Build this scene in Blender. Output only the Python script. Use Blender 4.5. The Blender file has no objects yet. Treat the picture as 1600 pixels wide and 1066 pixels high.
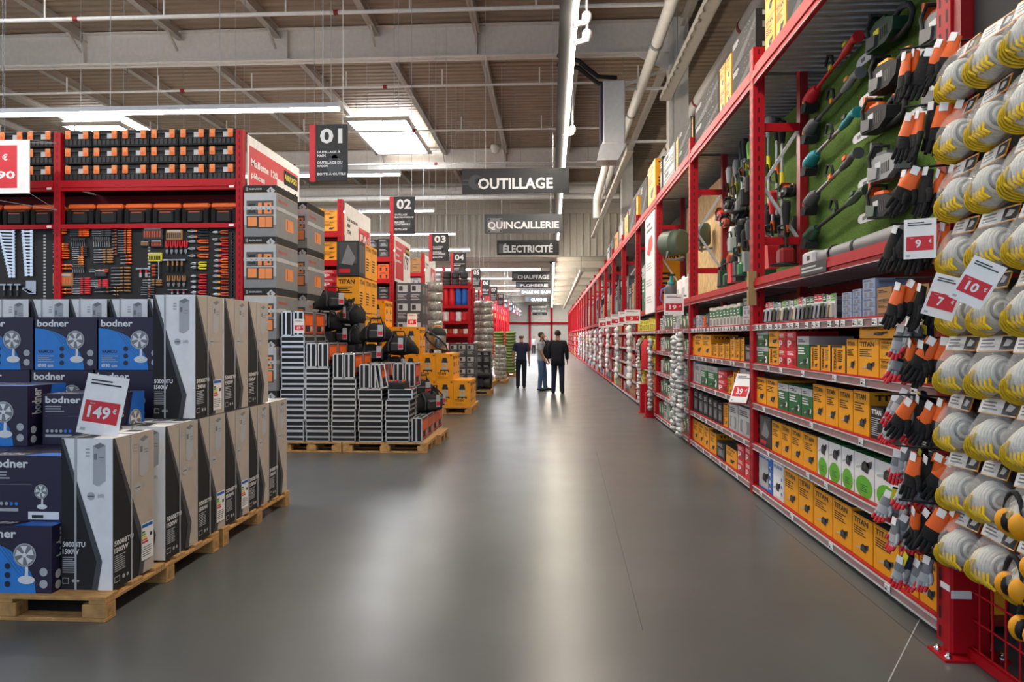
import bpy, bmesh, math, random
from mathutils import Vector, Matrix
random.seed(7)
S = bpy.context.scene
COL = S.collection
V = Vector
PI = math.pi

# ------------------------------------------------------------------ camera, world, exposure
F, CX, VX, HY, H = 1100.0, 800.0, 860.0, 527.0, 1.62
TH = math.atan((VX - CX) / F)
SN, CS = math.sin(TH), math.cos(TH)
cam = bpy.data.cameras.new('camera')
cam.lens = F * 36 / 1600
cam.sensor_width = 36
cam.shift_y = (HY - 533) / 1600
cam.clip_start, cam.clip_end = .05, 300
co = bpy.data.objects.new('camera', cam)
co.location = (0, 0, H)
co.rotation_euler = (PI / 2, 0, TH)
COL.objects.link(co)
S.camera = co

S.view_settings.view_transform = 'Standard'
S.view_settings.look = 'None'
S.view_settings.gamma = 1
S.view_settings.use_curve_mapping = False
S.view_settings.exposure = 1.66
S.cycles.use_denoising = True
S.cycles.max_bounces = 8
S.cycles.diffuse_bounces = 4
S.cycles.glossy_bounces = 3
S.cycles.transparent_max_bounces = 8
S.cycles.sample_clamp_indirect = 6

w = bpy.data.worlds.new('daylight')
S.world = w
w.use_nodes = True
bg = w.node_tree.nodes['Background']
bg.inputs[0].default_value = (.68, .81, 1, 1)
bg.inputs[1].default_value = .36          # grey daylight coming in from the open entrance side of the hall

LED_MAIN, LED_SIDE, SKYLIGHT, LED_DECK = 46.0, 20.0, 7.0, 14.0


# ------------------------------------------------------------------ pixel <-> place
def at(px, py, Y=None, X=None, Z=None):
    u, v = (px - CX) / F, (HY - py) / F
    dx, dy = -SN + u * CS, CS + u * SN
    d = Y / dy if Y is not None else X / dx if X is not None else (Z - H) / v
    return V((d * dx, d * dy, H + d * v))


def flo(px, py): return at(px, py, Z=0)


# ------------------------------------------------------------------ materials
def lin(h):
    c = [int(h[i:i + 2], 16) / 255 for i in (0, 2, 4)]
    return [x / 12.92 if x <= .04045 else ((x + .055) / 1.055) ** 2.4 for x in c] + [1]


MATS = {}


def M(name, hexa, rough=.55, metal=0, var=.06, scale=9, bump=0, emit=0, alpha=1, spec=.5, stretch=None, trans=0):
    m = bpy.data.materials.new(name)
    m.use_nodes = True
    nt = m.node_tree
    b = nt.nodes['Principled BSDF']
    c = lin(hexa)
    b.inputs['Roughness'].default_value = rough
    b.inputs['Metallic'].default_value = metal
    b.inputs['Specular IOR Level'].default_value = spec
    if emit:
        b.inputs['Emission Color'].default_value = c
        b.inputs['Emission Strength'].default_value = emit
        b.inputs['Base Color'].default_value = c
    else:
        tc = nt.nodes.new('ShaderNodeTexCoord')
        no = nt.nodes.new('ShaderNodeTexNoise')
        no.inputs['Scale'].default_value = scale
        no.inputs['Detail'].default_value = 5
        if stretch:
            mp = nt.nodes.new('ShaderNodeMapping')
            mp.inputs['Scale'].default_value = stretch
            nt.links.new(tc.outputs['Object'], mp.inputs[0])
            nt.links.new(mp.outputs[0], no.inputs[0])
        else:
            nt.links.new(tc.outputs['Object'], no.inputs[0])
        rp = nt.nodes.new('ShaderNodeValToRGB')
        rp.color_ramp.elements[0].position = .3
        rp.color_ramp.elements[1].position = .7
        rp.color_ramp.elements[0].color = [max(0, x * (1 - var)) for x in c[:3]] + [1]
        rp.color_ramp.elements[1].color = [min(1, x * (1 + var)) for x in c[:3]] + [1]
        nt.links.new(no.outputs[0], rp.inputs[0])
        nt.links.new(rp.outputs[0], b.inputs['Base Color'])
        if bump:
            bp = nt.nodes.new('ShaderNodeBump')
            bp.inputs['Strength'].default_value = bump
            bp.inputs['Distance'].default_value = .01
            nt.links.new(no.outputs[0], bp.inputs['Height'])
            nt.links.new(bp.outputs[0], b.inputs['Normal'])
    if alpha < 1: b.inputs['Alpha'].default_value = alpha
    if trans: b.inputs['Transmission Weight'].default_value = trans
    MATS[name] = m
    return m


for a in [
    ('red', 'b00d1b', .5, 0, .06, 9, 0, 0, 1, .25), ('dark_red', '8a0d17', .42), ('rack_hole', '2a0508', .7), ('white', 'e9e9ea', .5), ('paper', 'f2f2f2', .6), ('off_white', 'cfcbc0', .6),
    ('black', '101112', .5), ('soft_black', '1b1c1f', .75), ('char', '2c2e31', .6), ('grey', '7d8083', .5), ('lgrey', 'b4b7bb', .5),
    ('dgrey', '46494d', .5), ('yellow', 'f0a30d', .5), ('titan_dark', 'c47f06', .5), ('bright_yellow', 'e8dc2a', .5), ('orange', 'e8641c', .5),
    ('peach', 'e58a4a', .5), ('green', '17683c', .5), ('dark_green', '0d3b26', .45), ('lime', '63b32e', .5), ('print_red', 'd11f2d', .5), ('blue', '1c66c4', .5),
    ('navy', '221b3a', .45), ('sky_blue', '2a86dc', .5), ('teal', '127a80', .45), ('beige', 'c9b79c', .6), ('pale_blue', '8e9fc0', .5),
    ('sage', '59604f', .6), ('tan', 'a8895c', .6), ('cream', 'd8d4c4', .6), ('rust', 'b5441e', .5),
]:
    M(*a)
M('steel', 'a9adb2', .32, .9)
M('alu', 'dcdfe2', .3, .75)
M('galv', 'c8cccd', .36, .35, .12, 6)
M('chrome', 'd8dade', .15, 1)
M('clad', 'b9b3a6', .55)
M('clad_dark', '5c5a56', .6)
M('roof', '988672', .6, 0, .08, 2)
M('beam', 'b2aca2', .55)
M('girder', 'd6d2cc', .55)
M('column', 'cfccc6', .55)
M('duct', 'dcdad4', .45)
M('pallet_wood', 'b98d55', .75, 0, .28, 5, .25, stretch=(3, 14, 3))
M('osb', 'cfae7c', .75, 0, .3, 26, .2, stretch=(1, 1, .35))
M('carton', 'a5784a', .75)
M('turf', '4a681c', .95, 0, .38, 90, .9)
M('dgreenmetal', '4d5b4c', .5)
M('skin', 'b98468', .55)
M('jeans', '4a6a8e', .85, 0, .2, 40)
M('navy_cloth', '18213c', .85, 0, .12, 40)
M('dark_cloth', '10131f', .85, 0, .12, 40)
M('grey_cloth', '9ba1a8', .85, 0, .12, 40)
M('white_cloth', 'c9ccd0', .85, 0, .12, 40)
M('hair', '2a211c', .7)
M('grey_hair', '7f766c', .7)
M('knit', 'd9d9d2', .9, 0, .08, 60, .4)
M('knit_yellow', 'd9b61c', .85, 0, .12, 60, .4)
M('plastic_film', 'f2f4f6', .1, 0, .02, 34, 1.0, alpha=.2)
M('rail_film', 'f2f4f6', .12, 0, .02, alpha=.22)
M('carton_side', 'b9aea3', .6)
M('wrap_film', 'c9cfd2', .12, 0, .15, 14, .6, alpha=.45)
M('glass', 'dfe8ee', .05, 0, 0, alpha=.25)
M('sack_green', '79904f', .6, 0, .4, 22, .3)
M('wrapped', 'a8a9a2', .25, .3, .4, 18, .7)
M('foil', 'c3c5c4', .22, .15, .25, 14, .7)
M('fabric_black', '141416', .9, 0, .2, 60, .4)
M('led', 'fff3e0', emit=LED_MAIN)
M('led_side', 'fff6ea', emit=LED_SIDE)
M('led_deck', 'fff1dc', emit=LED_DECK)
M('sky_pane', 'f2f8ff', emit=SKYLIGHT)


def floor_mat():
    m = bpy.data.materials.new('polished_concrete')
    m.use_nodes = True
    nt = m.node_tree
    b = nt.nodes['Principled BSDF']
    N, L = nt.nodes.new, nt.links.new
    tc = N('ShaderNodeTexCoord')

    def noise(sc, det):
        n = N('ShaderNodeTexNoise')
        n.inputs['Scale'].default_value = sc
        n.inputs['Detail'].default_value = det
        L(tc.outputs['Object'], n.inputs[0])
        return n
    n1, n2, n3 = noise(.6, 6), noise(1.7, 9), noise(60, 2)
    r = N('ShaderNodeValToRGB')
    r.color_ramp.elements[0].position, r.color_ramp.elements[1].position = .3, .72
    r.color_ramp.elements[0].color = lin('505253')
    r.color_ramp.elements[1].color = lin('626463')
    L(n1.outputs[0], r.inputs[0])
    r2 = N('ShaderNodeValToRGB')
    r2.color_ramp.elements[0].color = (.94, .94, .94, 1)
    r2.color_ramp.elements[1].color = (1.05, 1.05, 1.05, 1)
    L(n2.outputs[0], r2.inputs[0])
    mx = N('ShaderNodeMix')
    mx.data_type = 'RGBA'
    mx.blend_type = 'MULTIPLY'
    mx.inputs[0].default_value = 1
    L(r.outputs[0], mx.inputs[6])
    L(r2.outputs[0], mx.inputs[7])
    L(mx.outputs[2], b.inputs['Base Color'])
    rr = N('ShaderNodeMapRange')
    rr.inputs[3].default_value, rr.inputs[4].default_value = .25, .37
    L(n2.outputs[0], rr.inputs[0])
    L(rr.outputs[0], b.inputs['Roughness'])
    MATS['floor'] = m


floor_mat()
# ------------------------------------------------------------------ mesh building
TXT = {}


def text_geo(s):
    if s not in TXT:
        cu = bpy.data.curves.new('t', 'FONT')
        cu.body = s
        cu.resolution_u = 2
        cu.offset = .03
        o = bpy.data.objects.new('t', cu)
        COL.objects.link(o)
        dg = bpy.context.evaluated_depsgraph_get()
        me = bpy.data.meshes.new_from_object(o.evaluated_get(dg))
        vs = [tuple(v.co[:2]) for v in me.vertices]
        fs = [tuple(p.vertices) for p in me.polygons]
        bpy.data.objects.remove(o)
        bpy.data.curves.remove(cu)
        bpy.data.meshes.remove(me)
        xs, ys = [v[0] for v in vs] or [0, 1], [v[1] for v in vs] or [0, 1]
        x0, x1, y0, y1 = min(xs), max(xs), min(ys), max(ys)
        TXT[s] = ([((x - x0) / (x1 - x0), (y - y0) / (y1 - y0)) for x, y in vs], fs)
    return TXT[s]


class MB:
    def __init__(s):
        s.v, s.f, s.m, s.sm, s.mats = [], [], [], [], []
        s.T = None

    def mi(s, mat):
        if mat not in s.mats: s.mats.append(mat)
        return s.mats.index(mat)

    def add(s, vs, fs, mat, smooth=False):
        n = len(s.v)
        if s.T is not None: vs = [s.T @ V(p) for p in vs]
        s.v += [tuple(p) for p in vs]
        k = s.mi(mat)
        for f in fs:
            s.f.append([i + n for i in f])
            s.m.append(k)
            s.sm.append(smooth)
        return s

    def box(s, x0, x1, y0, y1, z0, z1, mat):
        vs = [(x, y, z) for z in (z0, z1) for y in (y0, y1) for x in (x0, x1)]
        return s.add(vs, [(0, 2, 3, 1), (4, 5, 7, 6), (0, 1, 5, 4), (2, 6, 7, 3), (0, 4, 6, 2), (1, 3, 7, 5)], mat)

    def cbox(s, x0, x1, y0, y1, z0, z1, mat, c=.01):
        """box with chamfered edges all round"""
        bm = bmesh.new()
        bmesh.ops.create_cube(bm, size=1)
        for v in bm.verts:
            v.co = V(((x0 + x1) / 2 + v.co.x * (x1 - x0), (y0 + y1) / 2 + v.co.y * (y1 - y0), (z0 + z1) / 2 + v.co.z * (z1 - z0)))
        bmesh.ops.bevel(bm, geom=bm.edges[:], offset=c, segments=1, affect='EDGES')
        bm.verts.index_update()
        s.add([v.co.copy() for v in bm.verts], [[v.index for v in f.verts] for f in bm.faces], mat)
        bm.free()
        return s

    def bar(s, p0, p1, w, h, mat, up=(0, 0, 1)):
        p0, p1 = V(p0), V(p1)
        d = (p1 - p0).normalized()
        a = d.cross(V(up))
        if a.length < 1e-4: a = d.cross(V((1, 0, 0)))
        a.normalize()
        b = a.cross(d)
        vs = [p + a * (i * w / 2) + b * (j * h / 2) for p in (p0, p1) for i, j in ((-1, -1), (1, -1), (1, 1), (-1, 1))]
        return s.add(vs, [(3, 2, 1, 0), (4, 5, 6, 7), (0, 1, 5, 4), (1, 2, 6, 5), (2, 3, 7, 6), (3, 0, 4, 7)], mat)

    def tube(s, pts, r, mat, n=8, close=False, sy=1):
        pts = [V(p) for p in pts]
        rs = r if isinstance(r, (list, tuple)) else [r] * len(pts)
        vs, fs = [], []
        up = V((0, 0, 1))
        k = len(pts)
        pa = None
        for i, p in enumerate(pts):
            if close: d = pts[(i + 1) % k] - pts[i - 1]
            else: d = pts[min(i + 1, k - 1)] - pts[max(i - 1, 0)]
            d.normalize()
            a = d.cross(up) if pa is None else pa - d * pa.dot(d)
            if a.length < 1e-3: a = d.cross(V((1, 0, 0)))
            a.normalize()
            pa = a
            b = a.cross(d)
            vs += [p + (a * math.cos(2 * PI * j / n) + b * (sy * math.sin(2 * PI * j / n))) * rs[i] for j in range(n)]
        for i in range(k if close else k - 1):
            e = (i + 1) % k
            for j in range(n):
                fs.append((i * n + j, i * n + (j + 1) % n, e * n + (j + 1) % n, e * n + j))
        s.add(vs, fs, mat, True)
        if not close:
            s.add(vs[:n], [tuple(range(n))[::-1]], mat)
            s.add(vs[-n:], [tuple(range(n))], mat)
        return s

    def loft(s, rings, mat, n=18):
        vs = [(x + rx * math.cos(2 * PI * j / n), y + ry * math.sin(2 * PI * j / n), z) for x, y, z, rx, ry in rings for j in range(n)]
        k = len(rings)
        s.add(vs, [(i * n + j, i * n + (j + 1) % n, (i + 1) * n + (j + 1) % n, (i + 1) * n + j) for i in range(k - 1) for j in range(n)] + [tuple(range(n))[::-1], tuple(range((k - 1) * n, k * n))], mat, True)
        return s

    def lathe(s, o, prof, mat, n=16, axis=(0, 0, 1)):
        ax = V(axis).normalized()
        s.tube([V(o) + ax * t for r, t in prof], [max(r, 1e-4) for r, t in prof], mat, n)
        return s

    def ell(s, c, r, mat, n=12, m=8):
        c = V(c)
        vs, fs = [], []
        for i in range(m + 1):
            ph = PI * i / m
            for j in range(n):
                t = 2 * PI * j / n
                vs.append((c.x + r[0] * math.sin(ph) * math.cos(t), c.y + r[1] * math.sin(ph) * math.sin(t), c.z + r[2] * math.cos(ph)))
        for i in range(m):
            for j in range(n):
                fs.append((i * n + j, (i + 1) * n + j, (i + 1) * n + (j + 1) % n, i * n + (j + 1) % n))
        return s.add(vs, fs, mat, True)

    def prism(s, pts, o, ux, uy, th, mat):
        """outline in the plane (o, ux, uy) thickened by th along ux x uy"""
        o, ux, uy = V(o), V(ux), V(uy)
        n = ux.cross(uy).normalized() * th
        a = [o + ux * x + uy * y for x, y in pts]
        k = len(a)
        s.add(a + [p + n for p in a], [tuple(range(k))[::-1], tuple(range(k, 2 * k))] +
              [(i, (i + 1) % k, (i + 1) % k + k, i + k) for i in range(k)], mat)
        return s

    def face(s, o, ux, uy):
        return Face(s, V(o), V(ux), V(uy))

    def mesh(s, name='mesh'):
        me = bpy.data.meshes.new(name)
        me.from_pydata(s.v, [], s.f)
        for x in s.mats: me.materials.append(MATS[x])
        me.polygons.foreach_set('material_index', s.m)
        me.polygons.foreach_set('use_smooth', s.sm)
        me.update()
        return me

    def build(s, name, parent=None, loc=None, rz=0, **k):
        return put(s.mesh(name), name, loc, rz, parent, **k)


class Face:
    """printed artwork on a flat face; coordinates run 0..1 across and up"""

    def __init__(s, mb, o, ux, uy):
        s.mb, s.o, s.ux, s.uy = mb, o, ux, uy
        s.n = ux.cross(uy).normalized()

    def p(s, x, y, l):
        x, y = min(max(x, .001), .999), min(max(y, .001), .999)
        return s.o + s.ux * x + s.uy * y + s.n * (.0012 + .0007 * l)

    def poly(s, pts, mat, l=0):
        s.mb.add([s.p(x, y, l) for x, y in pts], [tuple(range(len(pts)))], mat)
        return s

    def rect(s, x0, y0, x1, y1, mat, l=0): return s.poly([(x0, y0), (x1, y0), (x1, y1), (x0, y1)], mat, l)

    def circ(s, cx, cy, rx, mat, l=0, n=20, ry=None):
        ry = ry or rx * s.ux.length / s.uy.length
        if ry > .3: rx, ry = rx * .3 / ry, .3
        return s.poly([(cx + rx * math.cos(2 * PI * i / n), cy + ry * math.sin(2 * PI * i / n)) for i in range(n)], mat, l)

    def text(s, t, x0, y0, x1, y1, mat, l=1):
        vs, fs = text_geo(t)
        s.mb.add([s.p(x0 + x * (x1 - x0), y0 + y * (y1 - y0), l) for x, y in vs], fs, mat)
        return s

    def lines(s, x0, y0, x1, y1, n, mat, l=1):
        r = random.Random(n * 31)
        h = (y1 - y0) / n
        for i in range(n):
            s.rect(x0, y0 + i * h + h * .25, x0 + (x1 - x0) * r.uniform(.6, 1), y0 + i * h + h * .7, mat, l)
        return s


def put(me, name, loc=None, rz=0, parent=None, label=None, cat=None, group=None, kind=None, rot=None):
    o = bpy.data.objects.new(name, me)
    COL.objects.link(o)
    if loc is not None: o.location = loc
    o.rotation_euler = rot if rot is not None else (0, 0, rz)
    if parent is not None: o.parent = parent
    tag(o, label, cat, group, kind)
    return o


USED = {}


def tag(o, label=None, cat=None, group=None, kind=None):
    if label:
        n = len(label.split())
        if not 4 <= n <= 16 and (cat or group): print('LABEL LENGTH', n, label)
        if (cat or group) and label in USED and USED[label] != (group or o.name): print('LABEL TWICE', label)
        USED[label] = group or o.name
        o['label'] = label
    if cat: o['category'] = cat
    if group: o['group'] = group
    if kind: o['kind'] = kind
    return o


def thing(name, label, cat, loc=(0, 0, 0), rz=0, group=None, rot=None):
    return put(None, name, loc, rz, None, label, cat, group, None, rot)


def dup(src, loc, rz=None, label=None, group=None, rot=None):
    """a copy of a thing with copies of its parts and their sub-parts"""
    def tree(o, par):
        c = o.copy()
        COL.objects.link(c)
        if par is not None: c.parent = par
        for ch in KIDS.get(o.name, []): tree(ch, c)
        return c
    if src.name not in KIDS: kids(src)
    c = tree(src, None)
    c.location = loc
    if rot is not None: c.rotation_euler = rot
    elif rz is not None: c.rotation_euler = (0, 0, rz)
    if group: c['group'] = group
    if label:
        del c['label']
        tag(c, label, None, group or c.get('group'))
    return c


KIDS = {}


def kids(o):
    KIDS[o.name] = list(o.children)
    for c in o.children: kids(c)


class Proto:
    """first use makes the thing, later uses copy it"""

    def __init__(s, make): s.make, s.o = make, None

    def __call__(s, loc, rz, label, group=None, rot=None):
        if s.o is None:
            s.o = s.make(label)
            s.o.location = loc
            s.o.rotation_euler = rot if rot is not None else (0, 0, rz)
            if group: s.o['group'] = group
            USED[label] = group or s.o.name
            kids(s.o)
            return s.o
        return dup(s.o, loc, rz, label, group, rot)


ORD = ['first', 'second', 'third', 'fourth', 'fifth', 'sixth', 'seventh', 'eighth', 'ninth', 'tenth', 'eleventh', 'twelfth', 'thirteenth',
       'fourteenth', 'fifteenth', 'sixteenth', 'seventeenth', 'eighteenth', 'nineteenth', 'twentieth']
ORD += ['twenty-' + x for x in ORD[:9]] + ['thirtieth'] + ['thirty-' + x for x in ORD[:9]] + ['fortieth'] + ['forty-' + x for x in ORD[:9]] + ['fiftieth'] + ['fifty-' + x for x in ORD[:9]]


def struct(mb, name): return mb.build(name, kind='structure')


# ------------------------------------------------------------------ the hall
ZC, YG, YW, XR, XL = 10.0, 18.8, 38.0, 5.2, -27.0
m = MB(); m.box(-30, 6, -6, 100, -.1, 0, 'floor'); struct(m, 'floor')
for i, (a, b) in enumerate([((1447, 948), (1388, 1066)), ((930, 700), (1004, 985)), ((1180, 790), (1447, 1010))]):
    m = MB(); p, q = flo(*a), flo(*b)
    m.bar((p.x, p.y, .001), (q.x, q.y, .001), .006, .002, 'dgrey' if i else 'lgrey'); struct(m, 'trim_%d' % (i + 1))


def corrug(mb, x0, x1, y0, y1, z, pitch, dep, mat, along='x'):
    """trapezoidal sheet, ribs running along x (roof), walls reuse it through mb.T"""
    n = int((y1 - y0) / pitch)
    ys = []
    for i in range(n):
        b = y0 + i * pitch
        ys += [(b, 0), (b + pitch * .55, 0), (b + pitch * .68, dep), (b + pitch * .87, dep)]
    ys.append((y0 + n * pitch, 0))
    vs = [(x, y, z + d) for y, d in ys for x in (x0, x1)]
    mb.add(vs, [(2 * i, 2 * i + 1, 2 * i + 3, 2 * i + 2) for i in range(len(ys) - 1)], mat)


m = MB(); corrug(m, XL, XR, -4, YW + .3, ZC, .30, .07, 'roof'); struct(m, 'ceiling')
m = MB()
m.box(XL, XR, -4, YW + .3, ZC + .1, ZC + .2, 'roof'); struct(m, 'ceiling_deck')
# header wall closing the tall hall, open below 6 m
m = MB()
m.T = Matrix(((1, 0, 0, 0), (0, 0, -1, YW), (0, 1, 0, 0), (0, 0, 0, 1)))
ms = MB()
n = int((XR - XL) / .36)
for i in range(n):
    x = XL + i * .36
    ms.add([(x, YW, 6), (x, YW, 8.25), (x + .22, YW, 6), (x + .22, YW, 8.25), (x + .26, YW - .05, 6), (x + .26, YW - .05, 8.25),
            (x + .32, YW - .05, 6), (x + .32, YW - .05, 8.25), (x + .36, YW, 6), (x + .36, YW, 8.25)],
           [(0, 2, 3, 1), (2, 4, 5, 3), (4, 6, 7, 5), (6, 8, 9, 7)], 'clad')
ms.box(XL, XR, YW + .02, YW + .3, 5.95, ZC, 'clad')
for k in range(6): ms.box(XL, XR, YW - .04 - .006 * (k % 2), YW + .03, 8.27 + k * .29, 8.545 + k * .29, 'clad')
struct(ms, 'wall_header')
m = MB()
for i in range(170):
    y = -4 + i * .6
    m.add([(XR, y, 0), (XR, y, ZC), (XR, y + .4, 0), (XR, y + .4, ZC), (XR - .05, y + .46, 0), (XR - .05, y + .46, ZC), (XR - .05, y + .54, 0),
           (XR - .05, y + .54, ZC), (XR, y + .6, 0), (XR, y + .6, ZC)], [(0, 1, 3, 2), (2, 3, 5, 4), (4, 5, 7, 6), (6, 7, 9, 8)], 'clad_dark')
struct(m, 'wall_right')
m = MB(); m.box(XL - .2, XL, -4, YW, 0, ZC, 'clad'); struct(m, 'wall_left')
# lower hall behind the header
m = MB(); m.box(XL, XR, YW + .3, 98, 6.25, 6.4, 'cream')
for k in range(8): m.box(XL, XR, 43 + 7 * k, 43.3 + 7 * k, 5.85, 6.25, 'off_white')
struct(m, 'ceiling_low')
m = MB(); m.box(XL, XR, 97.8, 98, 0, 6.4, 'white')
for x in (-12, -9, -6, -3, 0, 3): m.box(x, x + .3, 97.6, 97.8, 0, 6.2, 'red')
m.box(XL, XR, 97.6, 97.8, 3.4, 3.7, 'red'); struct(m, 'wall_back')
m = MB(); m.box(XL - .2, XL, YW, 98, 0, 6.4, 'white'); struct(m, 'wall_left_low')


def ibeam(mb, p0, p1, w, h, mat, t=.02):
    """I section, p0/p1 at mid height"""
    mb.bar(p0, p1, t, h, mat)
    for sgn in (-1, 1):
        o = V((0, 0, sgn * (h / 2 - t / 2)))
        mb.bar(V(p0) + o, V(p1) + o, w, t, mat)


# girders, purlins, columns
for i, y in enumerate((6.4, YG, 31.2)):
    m = MB(); ibeam(m, (XL, y, 9.54), (3.5, y, 9.54), .34, .86, 'girder', .03)
    for x in (-24, -18.4, -12.8, -7.1, -1.96): m.box(x - .01, x + .01, y - .16, y + .16, 9.14, 9.95, 'girder')
    m.add([(3.4, y - .02, 9.12), (2.2, y - .02, 9.12), (3.4, y - .02, 8.5), (3.4, y + .02, 9.12), (2.2, y + .02, 9.12), (3.4, y + .02, 8.5)],
          [(0, 1, 2), (3, 5, 4), (0, 2, 5, 3), (1, 4, 5, 2)], 'girder')
    put(m.mesh(), 'roof_girder', label='deep white steel roof girder ' + ('above the entrance end of the hall', 'crossing the hall before the first skylight', 'crossing just before the ribbed header wall')[i], cat='girder', group='roof girders', kind='structure')
for i in range(10):
    x = 3.4 - 2.7 * i
    x = -1.96 - 2.72 * (i - 2) + 0
    m = MB(); ibeam(m, (x, -4, 9.87), (x, YW, 9.87), .17, .24, 'beam', .015)
    for y in (6.4, YG, 31.2):
        for s in (-1, 1):
            m.bar((x, y + s * .2, 9.4), (x, y + s * .75, 9.8), .05, .05, 'beam')
    put(m.mesh(), 'roof_purlin', label='grey roof purlin running along the hall, ' + ORD[i] + ' from the aisle wall', cat='purlin', group='roof purlins', kind='structure')
for i, y in enumerate((YG, 31.2, 43, 55)):
    m = MB(); ibeam(m, (3.4, y, 0), (3.4, y, 1), .0, .0, 'column') if 0 else None
    m.box(3.1, 3.19, y - .22, y + .22, 0, ZC if y < YW else 6.2, 'column'); m.box(3.57, 3.6, y - .2, y + .2, 0, ZC if y < YW else 6.2, 'column'); m.box(3.19, 3.57, y - .19, y + .19, 0, ZC if y < YW else 6.2, 'column')
    m.box(3.12, 3.64, y - .24, y + .24, 0, .03, 'column')
    put(m.mesh(), 'steel_column', label='white steel hall column behind the red rack, ' + ORD[i] + ' from the entrance', cat='column', group='hall columns', kind='structure')

# skylights
def skylight(x0, x1, y0, y1, z, label, n=1):
    t = thing('skylight', label, 'skylight', ((x0 + x1) / 2, (y0 + y1) / 2, z), group='skylights')
    a, b = (x1 - x0) / 2, (y1 - y0) / 2
    m = MB()
    for s in (-1, 1):
        m.box(-a - .1, a + .1, s * b - .06, s * b + .06, -.12, 0, 'beam'); m.box(s * a - .06, s * a + .06, -b, b, -.12, 0, 'beam')
    m.box(-a, a, -b * .42 - .04, -b * .42 + .04, -.1, -.02, 'galv')
    m.build('frame', t)
    m = MB(); m.box(-a, a, -b, b, -.01, .01, 'sky_pane'); m.build('pane', t)
    return t


skylight(-7.55, -5.25, 25.6, 30.4, 9.72, 'bright white roof skylight between purlins beyond the tool row signs')
skylight(-18.5, -16.2, 25.6, 30.4, 9.72, 'bright white roof skylight far from the aisle over the tool rows')
skylight(-12.8, -10.5, 8, 12.8, 9.72, 'bright white roof skylight high over the tool board rack')
for i, y in enumerate((45.5, 52.5, 59.5, 66.5, 80.5)):
    skylight(-9.6, -.6, y - 1.7, y + 1.7, 6.2, 'wide bright skylight in the low far ceiling, ' + ORD[i] + ' behind the header')


# continuous light line over the aisle
def led_line(x, y0, y1, z, label):
    t = thing('aisle_light', label, 'light', (x, (y0 + y1) / 2, z), group='aisle light lines')
    h = (y1 - y0) / 2
    m = MB(); m.box(-.23, -.045, -h, h, .0, .12, 'soft_black'); m.box(-.045, .04, -h, h, .025, .09, 'char')
    k = int(h * 2 / 3.2)
    if y1 > YW:
        for i in range(8): m.box(-.11, -.09, 43.1 + 7 * i - (y0 + y1) / 2, 43.14 + 7 * i - (y0 + y1) / 2, .1, 5.85 - z, 'grey')
    for i in range(k if y1 < YW else 0): m.tube([(-.1, -h + (i + .5) * 2 * h / k, .1), (-.1, -h + (i + .5) * 2 * h / k, (ZC - .01 - z) if y1 < YW else 6.24 - z)], .006, 'grey', 5)
    m.build('trunking', t)
    m = MB(); m.box(-.03, .03, -h, h, -.02, .02, 'led'); m.build('light_tube', t)


led_line(.36, 1.5, 37, 6.2, 'long white light line hanging over the centre of the main aisle')
led_line(.2, 39, 96, 5.7, 'long white light line over the aisle in the low far hall')


def row_light(xe, y, L, z, label):
    t = thing('row_light', label, 'light', (xe - L / 2, y, z), group='rack row lights')
    m = MB(); m.box(-L / 2, L / 2, -.05, .05, .02, .1, 'lgrey'); m.build('housing', t)
    m = MB(); m.box(-L / 2 + .02, L / 2 - .02, -.045, .045, -.02, .02, 'led_side'); m.build('light_tube', t)
    for k in range(6):
        x = L / 2 - .15 - k * 1.9
        if (abs(y - 11.55) < .1 and k == 4) or (abs(y - 25.8) < .1 and k in (1, 2)): continue
        m = MB(); m.tube([(x, 0, .1), (x, 0, ZC - .01 - z)], .006, 'lgrey', 5); m.build('hanging_wire', t)


for i in range(6):
    y = 6.8 + 4.75 * i
    row_light(-3.5, y, 14, 5.42, 'long white strip light hung across ' + ('the stacked pallets near the entrance' if i == 0 else 'the gap behind rack row ' + ['one', 'two', 'three', 'four', 'five'][i - 1]))
# no strips are built under the aisle rack's top deck; led_deck stays unused
# sprinkler pipes
for i, (y, z) in enumerate(((11.2, 9.0), (14.9, 8.6), (19.4, 8.6), (23.6, 8.6), (28.1, 8.6))):
    t = thing('sprinkler_pipe', 'thin white sprinkler pipe crossing under the roof, ' + ORD[i] + ' from the entrance', 'pipe', (0, y, z), group='sprinkler pipes')
    m = MB(); m.tube([(XL, 0, 0), (2.6, 0, 0)], .045 if i < 2 else .032, 'duct', 8)
    for x in (-22, -16.3, -10.4, -4.6): m.tube([(x - .05, 0, 0), (x + .05, 0, 0)], .06, 'dark_red', 8)
    m.build('pipe', t)
    for k in range(9):
        x = 1.5 - 2.7 * k
        if (i == 4 and k in (3, 7)) or (i == 0 and k == 5): continue
        m = MB(); m.tube([(x, 0, 0), (x, 0, ZC - .01 - z)], .008, 'grey', 5); m.build('hanger', t)
        m = MB(); m.tube([(x + .9, 0, 0), (x + .9, 0, .45)], .022, 'duct', 6); m.build('sprinkler_head', t)
for i, (y, z, r, mt) in enumerate(((34.5, 8.85, .22, 'duct'), (33, 8.2, .12, 'duct'), (35.4, 9.3, .09, 'duct'))):
    m = MB(); m.tube([(XL, y, z), (3.2, y, z)], r, mt, 14)
    for x in range(-24, 3, 4): m.tube([(x, y, z + r), (x, y, ZC - .01)], .012, 'grey', 5)
    put(m.mesh(), 'ventilation_duct', label=('thick round pale duct crossing before the ribbed header wall', 'thinner round pale duct under the thick one at the header', 'narrow pale pipe above the thick duct at the header')[i], cat='duct')
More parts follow.
